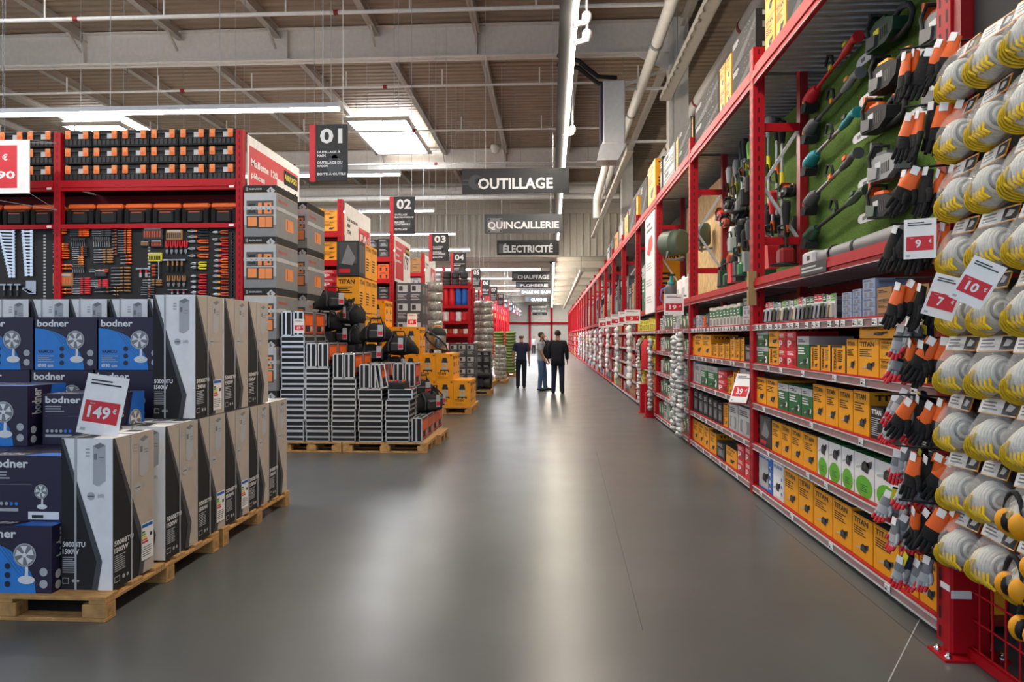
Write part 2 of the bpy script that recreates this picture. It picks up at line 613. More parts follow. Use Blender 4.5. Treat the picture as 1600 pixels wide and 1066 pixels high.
# ducts, trays, pipes along the aisle wall
for i, (x, z, r, y1, mt, lb) in enumerate(((2.4, 8.25, .13, 36.6, 'duct', 'pale pipe running under the roof above the red rack'), (4.35, 8.6, .16, 37, 'duct', 'pale pipe with red clamps running along the ribbed side wall'), (1.75, 5.35, .12, 90, 'beam', 'long pipe under the low far ceiling above the aisle rack'))):
    m = MB(); y0 = 4 if i < 2 else 39
    m.tube([(x, y0, z), (x, y1, z)], r, mt, 14)
    for k in range(6): m.tube([(x, y0 + 2 + k * 5, z), (x, y0 + 2.12 + k * 5, z)], r * 1.12, 'dark_red' if i == 1 else 'grey', 14)
    if i == 2:
        for k in range(8): m.tube([(x, 41 + 7 * k - .9, z), (x, 41 + 7 * k - .9, 6.24)], .012, 'grey', 5)
    put(m.mesh(), 'service_pipe', label=lb, cat='pipe')
for i, (x, z, w_) in enumerate(((2.95, 7.7, .26), (2.2, 6.76, .16))):
    ya, yb = ((5, 18.3), (19.6, 36.7))[i]
    m = MB(); m.box(x - w_ / 2, x + w_ / 2, ya, yb, z, z + .015, 'beam')
    for s in (-1, 1): m.box(x + s * w_ / 2 - .01, x + s * w_ / 2 + .01, ya, yb, z, z + .12, 'beam')
    for k in range(int((yb - ya - .4) / .4)): m.box(x - w_ / 2 - .012, x - w_ / 2 + .004, ya + .2 + k * .4, ya + .36 + k * .4, z - .04, z + .01, 'beam')
    for k in range(int((yb - ya) / 3.2)): m.tube([(x - w_ / 2 + .01, ya + 1.3 + 3.2 * k, z + .1), (x - w_ / 2 + .01, ya + 1.3 + 3.2 * k, ZC - .01)], .01, 'grey', 5)
    put(m.mesh(), 'cable_tray', label=('wide perforated cable tray above the red aisle rack', 'narrow cable tray hanging beside the wall heater')[i], cat='cable tray')
# wall heater on a bracket
p = at(957, 196, Y=18.6)
t = thing('heater_unit', 'white hanging air heater on a bracket beside the aisle column', 'heater', (p.x, p.y, 6.5))
m = MB(); m.cbox(-.27, .3, -.35, .35, .12, 1.75, 'lgrey', .03); m.box(-.33, -.27, -.3, .3, .2, 1.7, 'navy'); m.build('casing', t)
m = MB()
m.prism([(-.32, 0), (.34, 0), (.12, -.42), (-.42, -.42)], (0, .3, .12), (1, 0, 0), (0, 0, 1), .6, 'lgrey'); m.build('hood', t)
m = MB(); m.bar((.2, .2, .3), (1.7, .2, .3), .06, .06, 'duct'); m.bar((.2, .2, 1.7), (1.7, .2, 1.7), .06, .06, 'duct'); m.bar((.2, .2, 1.75), (1.7, .2, 2.3), .06, .06, 'duct'); m.build('bracket', t)
m = MB()
for k in (0, .18):
    m.tube([(.1, 0, 1.75 + k), (-.4, -.2, 1.72 + k), (-.9, -.3, 2.1 + k), (-1.45, -.3, 2.2 + k * 1.3)], .06, 'black', 8)
m.build('hose', t)
m = MB(); m.tube([(-.1, .3, -.1), (-.35, .9, -1.1), (-.35, .9, -1.6)], .1, 'duct', 10); m.build('outlet_pipe', t)
# ------------------------------------------------------------------ printed cartons
def sketch(f, x, y, s, mat='char', kind=0, l=2):
    """small printed picture of a power tool"""
    if kind == 0:      # saw with bar
        f.poly([(x - s, y), (x - s * .2, y + s * .15), (x - s * .2, y + s * .3), (x - s, y + s * .12)], 'lgrey', l)
        f.poly([(x - s * .3, y), (x + s * .5, y - s * .1), (x + s * .7, y + s * .45), (x + s * .1, y + s * .6), (x - s * .25, y + s * .4)], mat, l + 1)
        f.poly([(x + s * .3, y + s * .5), (x + s, y + s * .7), (x + s * .9, y + s * .3), (x + s * .6, y + s * .2)], mat, l + 1)
        f.rect(x, y + s * .15, x + s * .25, y + s * .4, 'dgrey', l + 2)
    else:              # workshop vacuum
        f.poly([(x - s * .5, y - s * .1), (x + s * .5, y - s * .1), (x + s * .45, y + s * .7), (x - s * .45, y + s * .7)], 'lgrey', l + 1)
        f.poly([(x - s * .55, y + s * .7), (x + s * .55, y + s * .7), (x + s * .35, y + s * 1.25), (x - s * .35, y + s * 1.25)], 'char', l + 1)
        f.rect(x - s * .2, y + s * .2, x + s * .2, y + s * .5, 'yellow', l + 2)
        f.rect(x - s * .8, y - s * .22, x + s * .8, y - s * .1, 'black', l + 1)
        for k in (-.7, 0, .7): f.circ(x + s * k, y - s * .25, s * .13, 'black', l + 1, 8)


def faces(m, w_, d, h):
    """front, near side, top of a box whose front is y = 0 (x across, z up)"""
    return (m.face((-w_ / 2, 0, 0), (w_, 0, 0), (0, 0, h)), m.face((w_ / 2, 0, 0), (0, d, 0), (0, 0, h)), m.face((-w_ / 2, 0, h), (w_, 0, 0), (0, d, 0)),
            m.face((-w_ / 2, d, 0), (0, -d, 0), (0, 0, h)))


BOXC = {}


def carton(w_, d, h, style, flip=False):
    key = (round(w_, 2), round(d, 2), round(h, 2), style)
    if key in BOXC: return BOXC[key]
    m = MB()
    base = {'titan': 'yellow', 'vac': 'yellow', 'ytall': 'yellow', 'btitan': 'soft_black', 'green': 'green', 'sage': 'off_white', 'redp': 'print_red', 'photo': 'char', 'hyundai': 'blue',
            'hyundaiw': 'white', 'white': 'lgrey', 'greenw': 'white', 'brown': 'carton', 'dark': 'soft_black', 'lime': 'bright_yellow', 'bbq': 'soft_black', 'greenprint': 'sage',
            'teal': 'teal', 'orange': 'orange', 'pblue': 'pale_blue', 'vevor': 'dgrey', 'ybig': 'yellow', 'lgrey': 'lgrey'}[style]
    m.box(-w_ / 2, w_ / 2, 0, d, 0, h, base)
    f, sd, tp, sl = faces(m, w_, d, h)
    tp.rect(.02, .46, .98, .54, {'yellow': 'titan_dark'}.get(base, 'grey') if style not in ('bbq',) else 'char')
    if style in ('titan', 'ybig'):
        f.text('TITAN', .08, .80, .80, .93, 'black').lines(.08, .52, .7, .74, 4, 'soft_black')
        sketch(f, .52, .2, .30)
        sd.text('TITAN', .1, .80, .9, .93, 'black').lines(.1, .2, .6, .6, 5, 'soft_black')
        f.rect(0, .965, 1, 1, 'titan_dark')
        tp.rect(.0, .0, 1, .3, 'soft_black', 1)
    elif style == 'vac':
        sketch(f, .52, .42, .34, kind=1)
        f.text('TITAN', .08, .2, .6, .29, 'black').lines(.08, .06, .7, .16, 2, 'titan_dark').rect(.84, .9, .95, .96, 'rust', 1)
        sd.text('TITAN', .1, .78, .9, .9, 'black'); sketch(sd, .5, .3, .3, kind=1)
    elif style == 'ytall':
        f.rect(.12, .08, .34, .9, 'titan_dark'); f.lines(.45, .4, .9, .85, 6, 'soft_black'); sketch(f, .6, .14, .2)
        f.rect(0, .93, .8, 1, 'soft_black', 1)
        f.mb.face(f.p(.34, .1, 0), f.uy * .75, -f.ux * .2).text('TITAN', 0, 0, 1, .8, 'black')
        sd.rect(0, 0, .5, 1, 'soft_black')
    elif style == 'btitan':
        f.text('TITAN', .08, .76, .85, .92, 'white').lines(.08, .1, .8, .68, 9, 'lgrey')
        sd.lines(.1, .3, .9, .7, 5, 'dgrey')
    elif style == 'green':
        f.rect(0, .74, 1, 1, 'lgrey').lines(.1, .8, .7, .92, 2, 'dgrey', 2).lines(.08, .42, .7, .68, 3, 'white'); sketch(f, .55, .12, .3, 'dark_green')
        f.circ(.84, .25, .09, 'white', 2); sd.rect(0, .74, 1, 1, 'lgrey')
    elif style == 'redp':
        f.text('p', .1, .1, .5, .5, 'white').lines(.1, .65, .8, .9, 3, 'white').rect(.62, .1, .95, .5, 'dark_red', 1)
        sd.lines(.1, .3, .9, .7, 3, 'white')
    elif style == 'photo':
        f.rect(.1, .35, .9, .95, 'dgrey').poly([(.2, .35), (.5, .9), (.85, .5), (.7, .3)], 'grey', 2).rect(.1, .08, .6, .2, 'print_red', 1)
        f.ell = None
        sd.rect(.1, .1, .9, .9, 'dgrey')
    elif style in ('hyundai', 'hyundaiw'):
        f.text('HYUNDAI', .06, .86, .85, .95, 'white' if style == 'hyundai' else 'blue')
        f.rect(.0, .05, .7, .82, 'lgrey' if style == 'hyundai' else 'paper'); sketch(f, .4, .25, .35, 'black', l=3)
        for k in range(3): f.circ(.84, .2 + k * .2, .09, 'white', 2); f.circ(.84, .2 + k * .2, .06, 'blue', 3)
        sd.rect(.05, .05, .95, .8, 'blue')
    elif style == 'greenw':
        f.circ(.5, .24, .42, 'lime', 1, 26, .26).lines(.32, .12, .7, .3, 4, 'green', 2); sketch(f, .5, .62, .4)
        tp.rect(0, 0, 1, 1, 'green', 1); sd.rect(0, 0, 1, .3, 'lime')
    elif style == 'brown':
        f.lines(.1, .65, .7, .85, 2, 'soft_black').rect(.1, .1, .9, .18, 'dgrey'); f.poly([(.0, .3), (.3, .35), (.6, .25), (1, .4), (1, .3), (.0, .2)], 'tan', 1)
        sd.lines(.1, .6, .7, .85, 2, 'soft_black')
    elif style == 'bbq':
        f.lines(.04, .72, .3, .92, 5, 'lgrey')
        r = random.Random(3)
        f.poly([(0, .0), (.35, .0), (1, .62), (1, .75), (.0, .1)], 'char', 1)
        for k in range(26): f.circ(r.uniform(.3, .98), r.uniform(.08, .95), .006, 'grey', 2, 5)
        sd.rect(.1, .8, .9, .95, 'lgrey').text('TITAN', .15, .82, .85, .93, 'black', 3).rect(.1, .4, .6, .6, 'grey')
    elif style == 'dark':
        f.lines(.1, .7, .8, .9, 3, 'lgrey').rect(.1, .12, .9, .6, 'dgrey').poly([(.2, .15), (.8, .2), (.6, .55), (.3, .5)], 'grey', 2)
        sd.lines(.1, .5, .9, .8, 4, 'dgrey')
    elif style == 'greenprint':
        f.rect(.08, .3, .92, .92, 'green').lines(.15, .6, .8, .85, 3, 'white', 2).circ(.6, .45, .2, 'cream', 2).rect(.08, .06, .5, .2, 'dark_green'); sd.rect(.1, .1, .9, .9, 'green')
    elif style == 'sage':
        f.rect(0, .45, 1, .85, 'green').rect(.15, .06, .85, .38, 'grey').lines(.15, .5, .8, .78, 2, 'white', 2); sd.rect(0, .4, 1, .85, 'green')
    elif style == 'vevor':
        f.rect(.12, .52, .88, .9, 'lgrey').rect(.2, .58, .5, .84, 'char', 2).lines(.12, .1, .8, .4, 4, 'lgrey'); sd.rect(.2, .4, .8, .8, 'grey')
    else:
        f.lines(.12, .68, .8, .9, 3, 'char').rect(.15, .1, .85, .55, 'char' if base in ('bright_yellow', 'orange') else 'grey').circ(.5, .32, .2, base, 2)
        sd.lines(.1, .4, .9, .8, 4, 'char')
    BOXC[key] = m.mesh('carton')
    return BOXC[key]


WORD = {'titan': 'yellow boxed power tool with black lettering', 'vac': 'yellow boxed vacuum', 'ytall': 'slim yellow box with a dark strip', 'btitan': 'black box with white lettering', 'green': 'green box with a pale top band',
        'redp': 'small red box with white letter', 'photo': 'dark grey photo-printed box', 'hyundai': 'blue box printed with a tool', 'hyundaiw': 'white box with blue lettering', 'white': 'plain pale box',
        'greenw': 'white box with lime circle and saw', 'brown': 'brown cardboard box', 'dark': 'black box with grey picture', 'lime': 'bright yellow box', 'bbq': 'long dark grey speckled box',
        'greenprint': 'green garden product box', 'sage': 'pale box with green band', 'teal': 'teal box', 'orange': 'orange box', 'pblue': 'pale blue plastic box', 'vevor': 'grey printed box', 'ybig': 'large yellow box', 'lgrey': 'light grey box'}
NAMES = {'titan': 'power_tool_box', 'ybig': 'power_tool_box', 'ytall': 'slim_tool_box', 'btitan': 'black_tool_box', 'green': 'green_tool_box', 'redp': 'accessory_box', 'photo': 'printed_box', 'hyundai': 'printed_box', 'hyundaiw': 'printed_box',
         'white': 'plain_box', 'lgrey': 'plain_box', 'greenw': 'saw_box', 'brown': 'cardboard_box', 'dark': 'dark_box', 'greenprint': 'garden_product_box', 'sage': 'garden_product_box', 'lime': 'yellow_product_box', 'pblue': 'plastic_tray'}
# ------------------------------------------------------------------ the long red rack along the aisle
XP = 2.10
POSTS = [3.85, 7.46, 10.74, 14.1] + [14.1 + 3.35 * k for k in range(1, 22)]
LEV = [.10, .53, .95, 1.355, 1.755]
BAYW = ['first', 'second', 'third'] + ORD[3:]


def yat(px, x=XP): return at(px, HY + 1, X=x).y


def post_mesh(x0, x1, y0, y1, z0, z1, mat='red', faces_=('x', 'y')):
    m = MB(); m.box(x0, x1, y0, y1, z0, z1, mat)
    n = int((z1 - z0) / .1)
    fx = m.face((x0, y1, z0), (0, y0 - y1, 0), (0, 0, z1 - z0)); fy = m.face((x0, y0, z0), (x1 - x0, 0, 0), (0, 0, z1 - z0))
    for k in range(n):
        z = (k + .5) / n
        for f, q in ((fx, .25), (fx, .75), (fy, .5)):
            f.rect(q - .07, z - .006, q + .07, z + .006, 'rack_hole')
    return m.mesh('post')


def beam_bay(t, y0, y1, z0, z1, name, x=XP, lip=True):
    m = MB(); h = z1 - z0
    m.box(x, x + .05, y0, y1, z0, z1, 'red'); m.box(x - .012, x, y0, y1, z0 + h * .3, z0 + h * .7, 'red')
    if lip: m.box(x - .004, x + .004, y0, y1, z0 - .006, z0, 'lgrey')
    return m.build(name, t)


def shelf(t, y0, y1, z, tags, x=XP, dep=.62, top=False):
    m = MB(); m.box(x + .02, x + dep, y0, y1, z - .03, z, 'dark_red'); m.box(x, x + .02, y0, y1, z - .07, z + .004, 'red')
    s = m.build('shelf', t)
    m = MB(); m.box(x - .012, x, y0, y1, z - .062, z - .012, 'rail_film'); m.box(x - .003, x - .0005, y0, y1, z - .06, z - .014, 'dark_red')
    m.box(x - .016, x, y0, y1, z - .066, z - .06, 'lgrey'); m.box(x - .016, x, y0, y1, z - .014, z - .009, 'lgrey'); m.build('price_rail', s)
    for yy in tags:
        put(TAGM, 'price_tag', (x - .018, yy, z - .058), -PI / 2, s)
    return s


m = MB(); m.box(-.035, .035, 0, .003, 0, .044, 'paper'); f = m.face((-.035, 0, 0), (.07, 0, 0), (0, 0, .044))
f.rect(.1, .15, .5, .5, 'char').lines(.1, .6, .9, .9, 2, 'grey').rect(.6, .15, .9, .3, 'grey'); TAGM = m.mesh('tag')


def deck(t, y0, y1, z, x0, x1, name='top_deck'):
    m = MB(); n = int((y1 - y0) / .12)
    for i in range(n):
        y = y0 + (y1 - y0) * i / n; p_ = (y1 - y0) / n
        m.add([(x0, y, z), (x1, y, z), (x0, y + p_ * .5, z), (x1, y + p_ * .5, z), (x0, y + p_ * .62, z + .04), (x1, y + p_ * .62, z + .04), (x0, y + p_ * .88, z + .04), (x1, y + p_ * .88, z + .04), (x0, y + p_, z), (x1, y + p_, z)],
              [(0, 1, 3, 2), (2, 3, 5, 4), (4, 5, 7, 6), (6, 7, 9, 8)], 'galv')
    m.box(x0, x1, y0, y1, z + .045, z + .055, 'galv')
    return m.build(name, t)


def frame_end(t, y, hi, x1=2.57, z0=2.62):
    """upright with back post and bracing"""
    put(POSTM if hi else POSTS_, 'front_post', (0, y, 0), 0, t)
    m = MB(); m.box(x1, x1 + .08, y - .05, y + .05, 0, hi or 4.6, 'dark_red'); m.build('back_post', t)
    for z in (2.62, 3.8):
        m = MB(); m.box(XP + .1, x1, y - .025, y + .025, z - .04, z + .04, 'red'); m.build('brace', t)
    for z in (2.64, 3.78):
        m = MB(); m.bar((XP + .1, y, 3.2), (x1, y, z), .03, .03, 'galv'); m.build('diagonal_brace', t)


POSTM = post_mesh(XP - .01, XP + .11, -.06, .06, 0, 4.62)
POSTS_ = POSTM
near = thing('pallet_rack', 'tall red pallet rack along the aisle, hung with garden tools, nearest bays', 'rack', (0, 0, 0))
put(post_mesh(XP - .02, XP + .12, -.065, .065, 0, 5.6), 'front_post', (0, POSTS[0], 0), 0, near)
for y in POSTS[1:4]: frame_end(near, y, 4.62)
rt = random.Random(5)
for b in range(3):
    y0, y1 = POSTS[b] + .06, POSTS[b + 1] - .06
    beam_bay(near, y0, y1, 4.24, 4.42, 'top_beam'); beam_bay(near, y0, y1, 2.115, 2.225, 'mid_beam')
    deck(near, y0, y1, 4.36, XP + .05, 3.15); deck(near, y0, y1, 2.14, XP + .05, 2.74, 'mid_deck')
    for i, z in enumerate(LEV):
        n = ((4, 4, 3, 6, 22), (6, 7, 5, 10, 24), (4, 5, 5, 6, 6))[b][i]
        shelf(near, y0, y1, z, [y0 + .1 + (y1 - y0 - .2) * (k + rt.uniform(.2, .8)) / n for k in range(n)])
    m = MB(); m.box(2.735, 2.75, y0 - .05, y1 + .05, .05, 2.12, 'dark_red'); m.build('back_panel', near)
m = MB(); m.box(2.66, 2.69, 3.95, 10.4, 2.23, 4.12, 'turf'); m.build('turf_panel', near, label='green artificial turf board')
m = MB(); m.box(2.66, 2.69, 10.42, 13.95, 2.23, 4.12, 'osb'); m.build('chipboard_panel', near, label='pale chipboard panel')
m = MB(); f = m.face((XP - .014, yat(1253), 2.12), (0, -.56, 0), (0, 0, .1)); f.rect(0, 0, 1, 1, 'char').lines(.06, .2, .9, .8, 2, 'lgrey'); m.build('beam_sign', near)
m = MB(); m.box(XP - .06, XP + .02, 7.38, 7.44, 1.95, 2.3, 'tan'); f = m.face((XP - .06, 7.44, 1.95), (0, -.06, 0), (0, 0, .35)); f.circ(.5, .5, .35, 'char'); m.build('post_fitting', near)

far = thing('pallet_rack', 'red rack continuing far down the aisle to the end of the hall', 'rack', (0, 0, 0))
for i, y in enumerate(POSTS[4:]):
    if i < 8: frame_end(far, y, 4.62)
    else: put(POSTM, 'front_post', (0, y, 0), 0, far)
for b in range(3, len(POSTS) - 1):
    y0, y1 = POSTS[b] + .066, POSTS[b + 1] - .06
    beam_bay(far, y0, y1, 4.24, 4.42, 'top_beam'); beam_bay(far, y0, y1, 2.115, 2.225, 'mid_beam')
    if b < 11: deck(far, y0, y1, 2.17, XP + .05, 2.7, 'mid_deck')
    if b < 9: deck(far, y0, y1, 4.36, XP + .05, 3.05)
    for i, z in enumerate(LEV):
        m = MB(); m.box(XP + .02, XP + .62, y0, y1, z - .03, z, 'dark_red'); m.box(XP, XP + .02, y0, y1, z - .07, z + .004, 'red'); m.box(XP - .012, XP, y0, y1, z - .062, z - .012, 'lgrey' if b < 6 else 'red'); m.build('shelf', far)
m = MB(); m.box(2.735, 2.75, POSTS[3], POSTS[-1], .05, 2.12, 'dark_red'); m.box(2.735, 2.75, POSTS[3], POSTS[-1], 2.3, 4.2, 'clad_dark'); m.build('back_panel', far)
# red guard around the first post
t = thing('post_guard', 'red floor-bolted guard around the first rack post, beneath the hanging gloves', 'post guard', (XP + .02, 3.85 - .09, 0))
m = MB(); m.cbox(-.1, .1, -.09, -.005, .012, .66, 'red', .012); m.build('guard_body', t)
m = MB(); m.box(-.16, .16, -.15, .02, 0, .012, 'red'); m.build('base_plate', t)
for x in (-.13, .13):
    for y in (-.12, -.02):
        m = MB(); m.lathe((x, y, .012), [(.018, 0), (.018, .012), (.009, .013), (.009, .03)], 'chrome', 6); m.build('bolt', t)
m = MB(); m.box(-.104, -.1, -.08, -.0, .33, .36, 'paper'); m.box(-.1, .0, -.094, -.09, .3, .34, 'paper'); m.build('sticker', t)


# ------------------------------------------------------------------ stock on the near shelves
def row(bay, lev, items, dep=.36, x=XP + .03, depv=None):
    """items: (px0, px1, height, style, extra z)"""
    cnt = {}
    z = LEV[lev]
    where = ('bottom shelf', 'second-lowest shelf', 'middle shelf', 'second shelf from the top', 'top shelf')[lev]
    items = sorted(items, key=lambda q: -q[0])
    for it in items: cnt[it[3]] = cnt.get(it[3], 0) + 1
    k = {}
    for it in items:
        a, b = max(yat(it[1], x), 3.94), yat(it[0], x)
        if b - a < .07: continue
        st = it[3]; k[st] = k.get(st, 0) + 1
        h = it[2]; e = it[4] if len(it) > 4 else 0
        d = it[5] if len(it) > 5 else dep
        me = carton(round(b - a - .006, 3), d, h, st)
        n = '%s, %s of its kind ' % (WORD[st], ORD[k[st] - 1]) if cnt[st] > 1 else WORD[st] + ', the only such one '
        lb = n + 'on ' + where + ', ' + BAYW[bay] + ' bay'
        if len(lb.split()) > 16: lb = n.replace('of its kind ', '') + 'on ' + where + ', ' + BAYW[bay] + ' bay'
        if len(lb.split()) > 16: lb = lb.replace('second shelf from the top', 'second-highest shelf')
        put(me, NAMES.get(st, 'product_box'), (x, (a + b) / 2, z + .002 + e * 1.012), -PI / 2, None, lb, 'box', 'boxes on the ' + where + ' of the ' + BAYW[bay] + ' rack bay')


Z3 = lambda a, b: (1160 + a / 3.636, 1160 + b / 3.636)
Z4 = lambda a, b: (1160 + a / 2.761, 1160 + b / 2.761)
row(0, 3, [(*Z3(82, 147), .165, 'green'), (*Z3(82, 147), .165, 'green', .166), (*Z3(150, 210), .17, 'ytall'), (*Z3(150, 208), .18, 'titan', .171), (*Z3(206, 250), .155, 'redp'), (*Z3(206, 250), .155, 'redp', .156),
           (*Z3(252, 305), .155, 'redp'), (*Z3(252, 305), .155, 'redp', .156), (*Z3(312, 380), .27, 'green'), (*Z3(387, 440), .2, 'ytall'), (*Z3(445, 500), .2, 'ytall'), (*Z3(508, 585), .2, 'ytall'),
           (*Z3(592, 652), .25, 'titan'), (*Z3(658, 776), .25, 'titan'), (*Z3(665, 870), .11, 'titan', .252), (*Z3(780, 865), .12, 'titan'), (*Z3(780, 865), .12, 'titan', .122), (*Z3(872, 960), .19, 'green'), (*Z3(965, 1050), .22, 'lime')])
row(0, 2, [(*Z3(76, 135), .26, 'titan'), (*Z3(138, 200), .26, 'titan'), (*Z3(203, 260), .24, 'green'), (*Z3(263, 332), .24, 'green'), (*Z3(336, 398), .24, 'green'), (*Z3(402, 472), .29, 'titan'), (*Z3(474, 544), .29, 'titan'),
           (*Z3(547, 628), .29, 'titan'), (*Z3(632, 722), .3, 'titan'), (*Z3(728, 802), .21, 'btitan'), (*Z3(812, 908), .21, 'btitan'), (*Z3(915, 1010), .21, 'btitan'), (*Z3(1015, 1120), .21, 'btitan')])
row(0, 1, [(*Z3(97, 164), .3, 'photo'), (*Z3(168, 220), .29, 'titan'), (*Z3(222, 276), .29, 'titan'), (*Z3(279, 343), .29, 'titan'), (*Z3(346, 423), .29, 'titan'), (*Z3(427, 487), .29, 'greenw'), (*Z3(489, 561), .29, 'greenw'),
           (*Z3(564, 634), .29, 'greenw'), (*Z3(637, 750), .29, 'greenw'), (*Z3(753, 890), .29, 'greenw'), (*Z3(893, 1020), .29, 'greenw')])
row(0, 0, [(*Z4(72, 130), .37, 'hyundai'), (*Z4(133, 178), .33, 'hyundaiw'), (*Z4(181, 241), .33, 'titan'), (*Z4(243, 305), .33, 'titan'), (*Z4(309, 388), .31, 'titan'), (*Z4(391, 472), .31, 'titan'), (*Z4(475, 562), .29, 'titan'),
           (*Z4(566, 676), .29, 'titan'), (*Z4(680, 760), .27, 'titan'), (*Z4(765, 850), .27, 'titan')])
# top shelf of the first bay: blister packs, trays, brown cartons
m = MB(); BL = {}


def blister(w_, h, mats):
    m = MB(); m.box(-w_ / 2, w_ / 2, .0, .012, 0, h, mats[0]); f = m.face((-w_ / 2, 0, 0), (w_, 0, 0), (0, 0, h))
    f.rect(0, .72, 1, 1, mats[1]).lines(.1, .78, .9, .94, 2, mats[2], 2)
    m.cbox(-w_ * .4, w_ * .4, -.03, 0, h * .06, h * .66, mats[3], .008)
    m.bar((-w_ * .2, -.034, h * .1), (w_ * .2, -.034, h * .55), .012, .012, mats[4])
    me = m.mesh('blister'); return me


BL = [blister(.075, .2, ('paper', 'green', 'white', 'sage', 'char')), blister(.085, .21, ('white', 'print_red', 'white', 'lgrey', 'char')), blister(.07, .19, ('lgrey', 'white', 'char', 'grey', 'black')),
      blister(.08, .2, ('white', 'lime', 'white', 'cream', 'tan'))]
BLW = ['green and white', 'red and white', 'pale grey', 'lime topped']
cnt = {}
for k in range(17):
    px = 1198 + k * 6.4
    q = [1, 0, 0, 2, 1, 1, 2, 0, 3, 2, 0, 3][k * 5 % 12]
    cnt[q] = cnt.get(q, 0) + 1
    put(BL[q], 'tool_pack', (XP + .065, yat(px, XP + .06), LEV[4] + .002), -PI / 2, None, '%s blister pack, %s from the red post on the top shelf, first bay' % (BLW[q], ORD[cnt[q] - 1]), 'tool pack', 'blister packs on the top shelf')
row(0, 4, [(*Z3(118, 222), .19, 'redp'), (*Z3(226, 335), .18, 'redp'), (*Z3(346, 392), .12, 'lgrey'), (*Z3(346, 392), .1, 'lgrey', .121), (*Z3(396, 436), .1, 'lgrey'), (*Z3(396, 436), .1, 'lgrey', .101)], x=XP + .2, dep=.3)
row(0, 4, [(*Z3(566, 622), .045, 'pblue', .046 * j) for j in range(4)] + [(*Z3(626, 676), .048, 'pblue', .049 * j) for j in range(4)] + [(*Z3(682, 755), .062, 'pblue', .063 * j) for j in range(4)] +
    [(*Z3(765, 850), .08, 'brown'), (*Z3(765, 850), .1, 'brown', .082), (*Z3(856, 960), .085, 'brown'), (*Z3(856, 960), .08, 'brown', .087), (*Z3(965, 1060), .085, 'brown'), (*Z3(965, 1060), .08, 'brown', .087)], dep=.25)
# second bay  (zoom: 960 + x/3.554)
Z6 = lambda a, b: (960 + a / 3.554, 960 + b / 3.554)
row(1, 4, [(*Z6(418 + 18 * j, 434 + 18 * j), .12 + .03 * (j % 3), s) for j, s in enumerate(['dark', 'photo', 'white', 'pblue', 'orange', 'photo'])] + [(*Z6(528 + 19 * j, 545 + 19 * j), .25 - .01 * (j % 2), 'sage') for j in range(9)] +
    [(*Z6(712, 762), .1, 'white'), (*Z6(712, 762), .1, 'white', .101), (*Z6(712, 758), .09, 'dark', .202)], dep=.3)
row(1, 3, [(*Z6(418, 445), .28, 'titan'), (*Z6(447, 490), .3, 'titan'), (*Z6(492, 536), .29, 'titan'), (*Z6(540, 575), .18, 'ytall'), (*Z6(577, 608), .18, 'ytall'), (*Z6(611, 640), .19, 'ytall'), (*Z6(643, 668), .26, 'ytall'), (*Z6(670, 695), .25, 'ytall'),
           (*Z6(699, 722), .26, 'ytall'), (*Z6(726, 762), .18, 'dark')])
row(1, 2, [(*Z6(404, 448), .31, 'white'), (*Z6(450, 478), .28, 'white'), (*Z6(480, 516), .28, 'green'), (*Z6(518, 573), .28, 'green'), (*Z6(576, 624), .14, 'redp'), (*Z6(576, 624), .1, 'redp', .142), (*Z6(628, 658), .2, 'ytall'), (*Z6(660, 694), .28, 'ytall'), (*Z6(698, 730), .32, 'green'), (*Z6(732, 764), .3, 'green')])
row(1, 1, [(*Z6(414 + 27 * j, 438 + 27 * j), .33 - .012 * j, 'dark') for j in range(7)] + [(*Z6(606, 632), .28, 'ytall'), (*Z6(635, 685), .3, 'white'), (*Z6(688, 762), .31, 'white')])
row(1, 0, [(*Z6(412 + 29 * j, 438 + 29 * j), .3, 'titan') for j in range(4)] + [(*Z6(530, 565), .27, 'titan'), (*Z6(568, 614), .2, 'dark'), (*Z6(620, 680), .21, 'ybig'), (*Z6(684, 722), .15, 'redp'), (*Z6(684, 722), .15, 'redp', .152), (*Z6(726, 764), .16, 'redp'), (*Z6(726, 764), .16, 'redp', .162)])
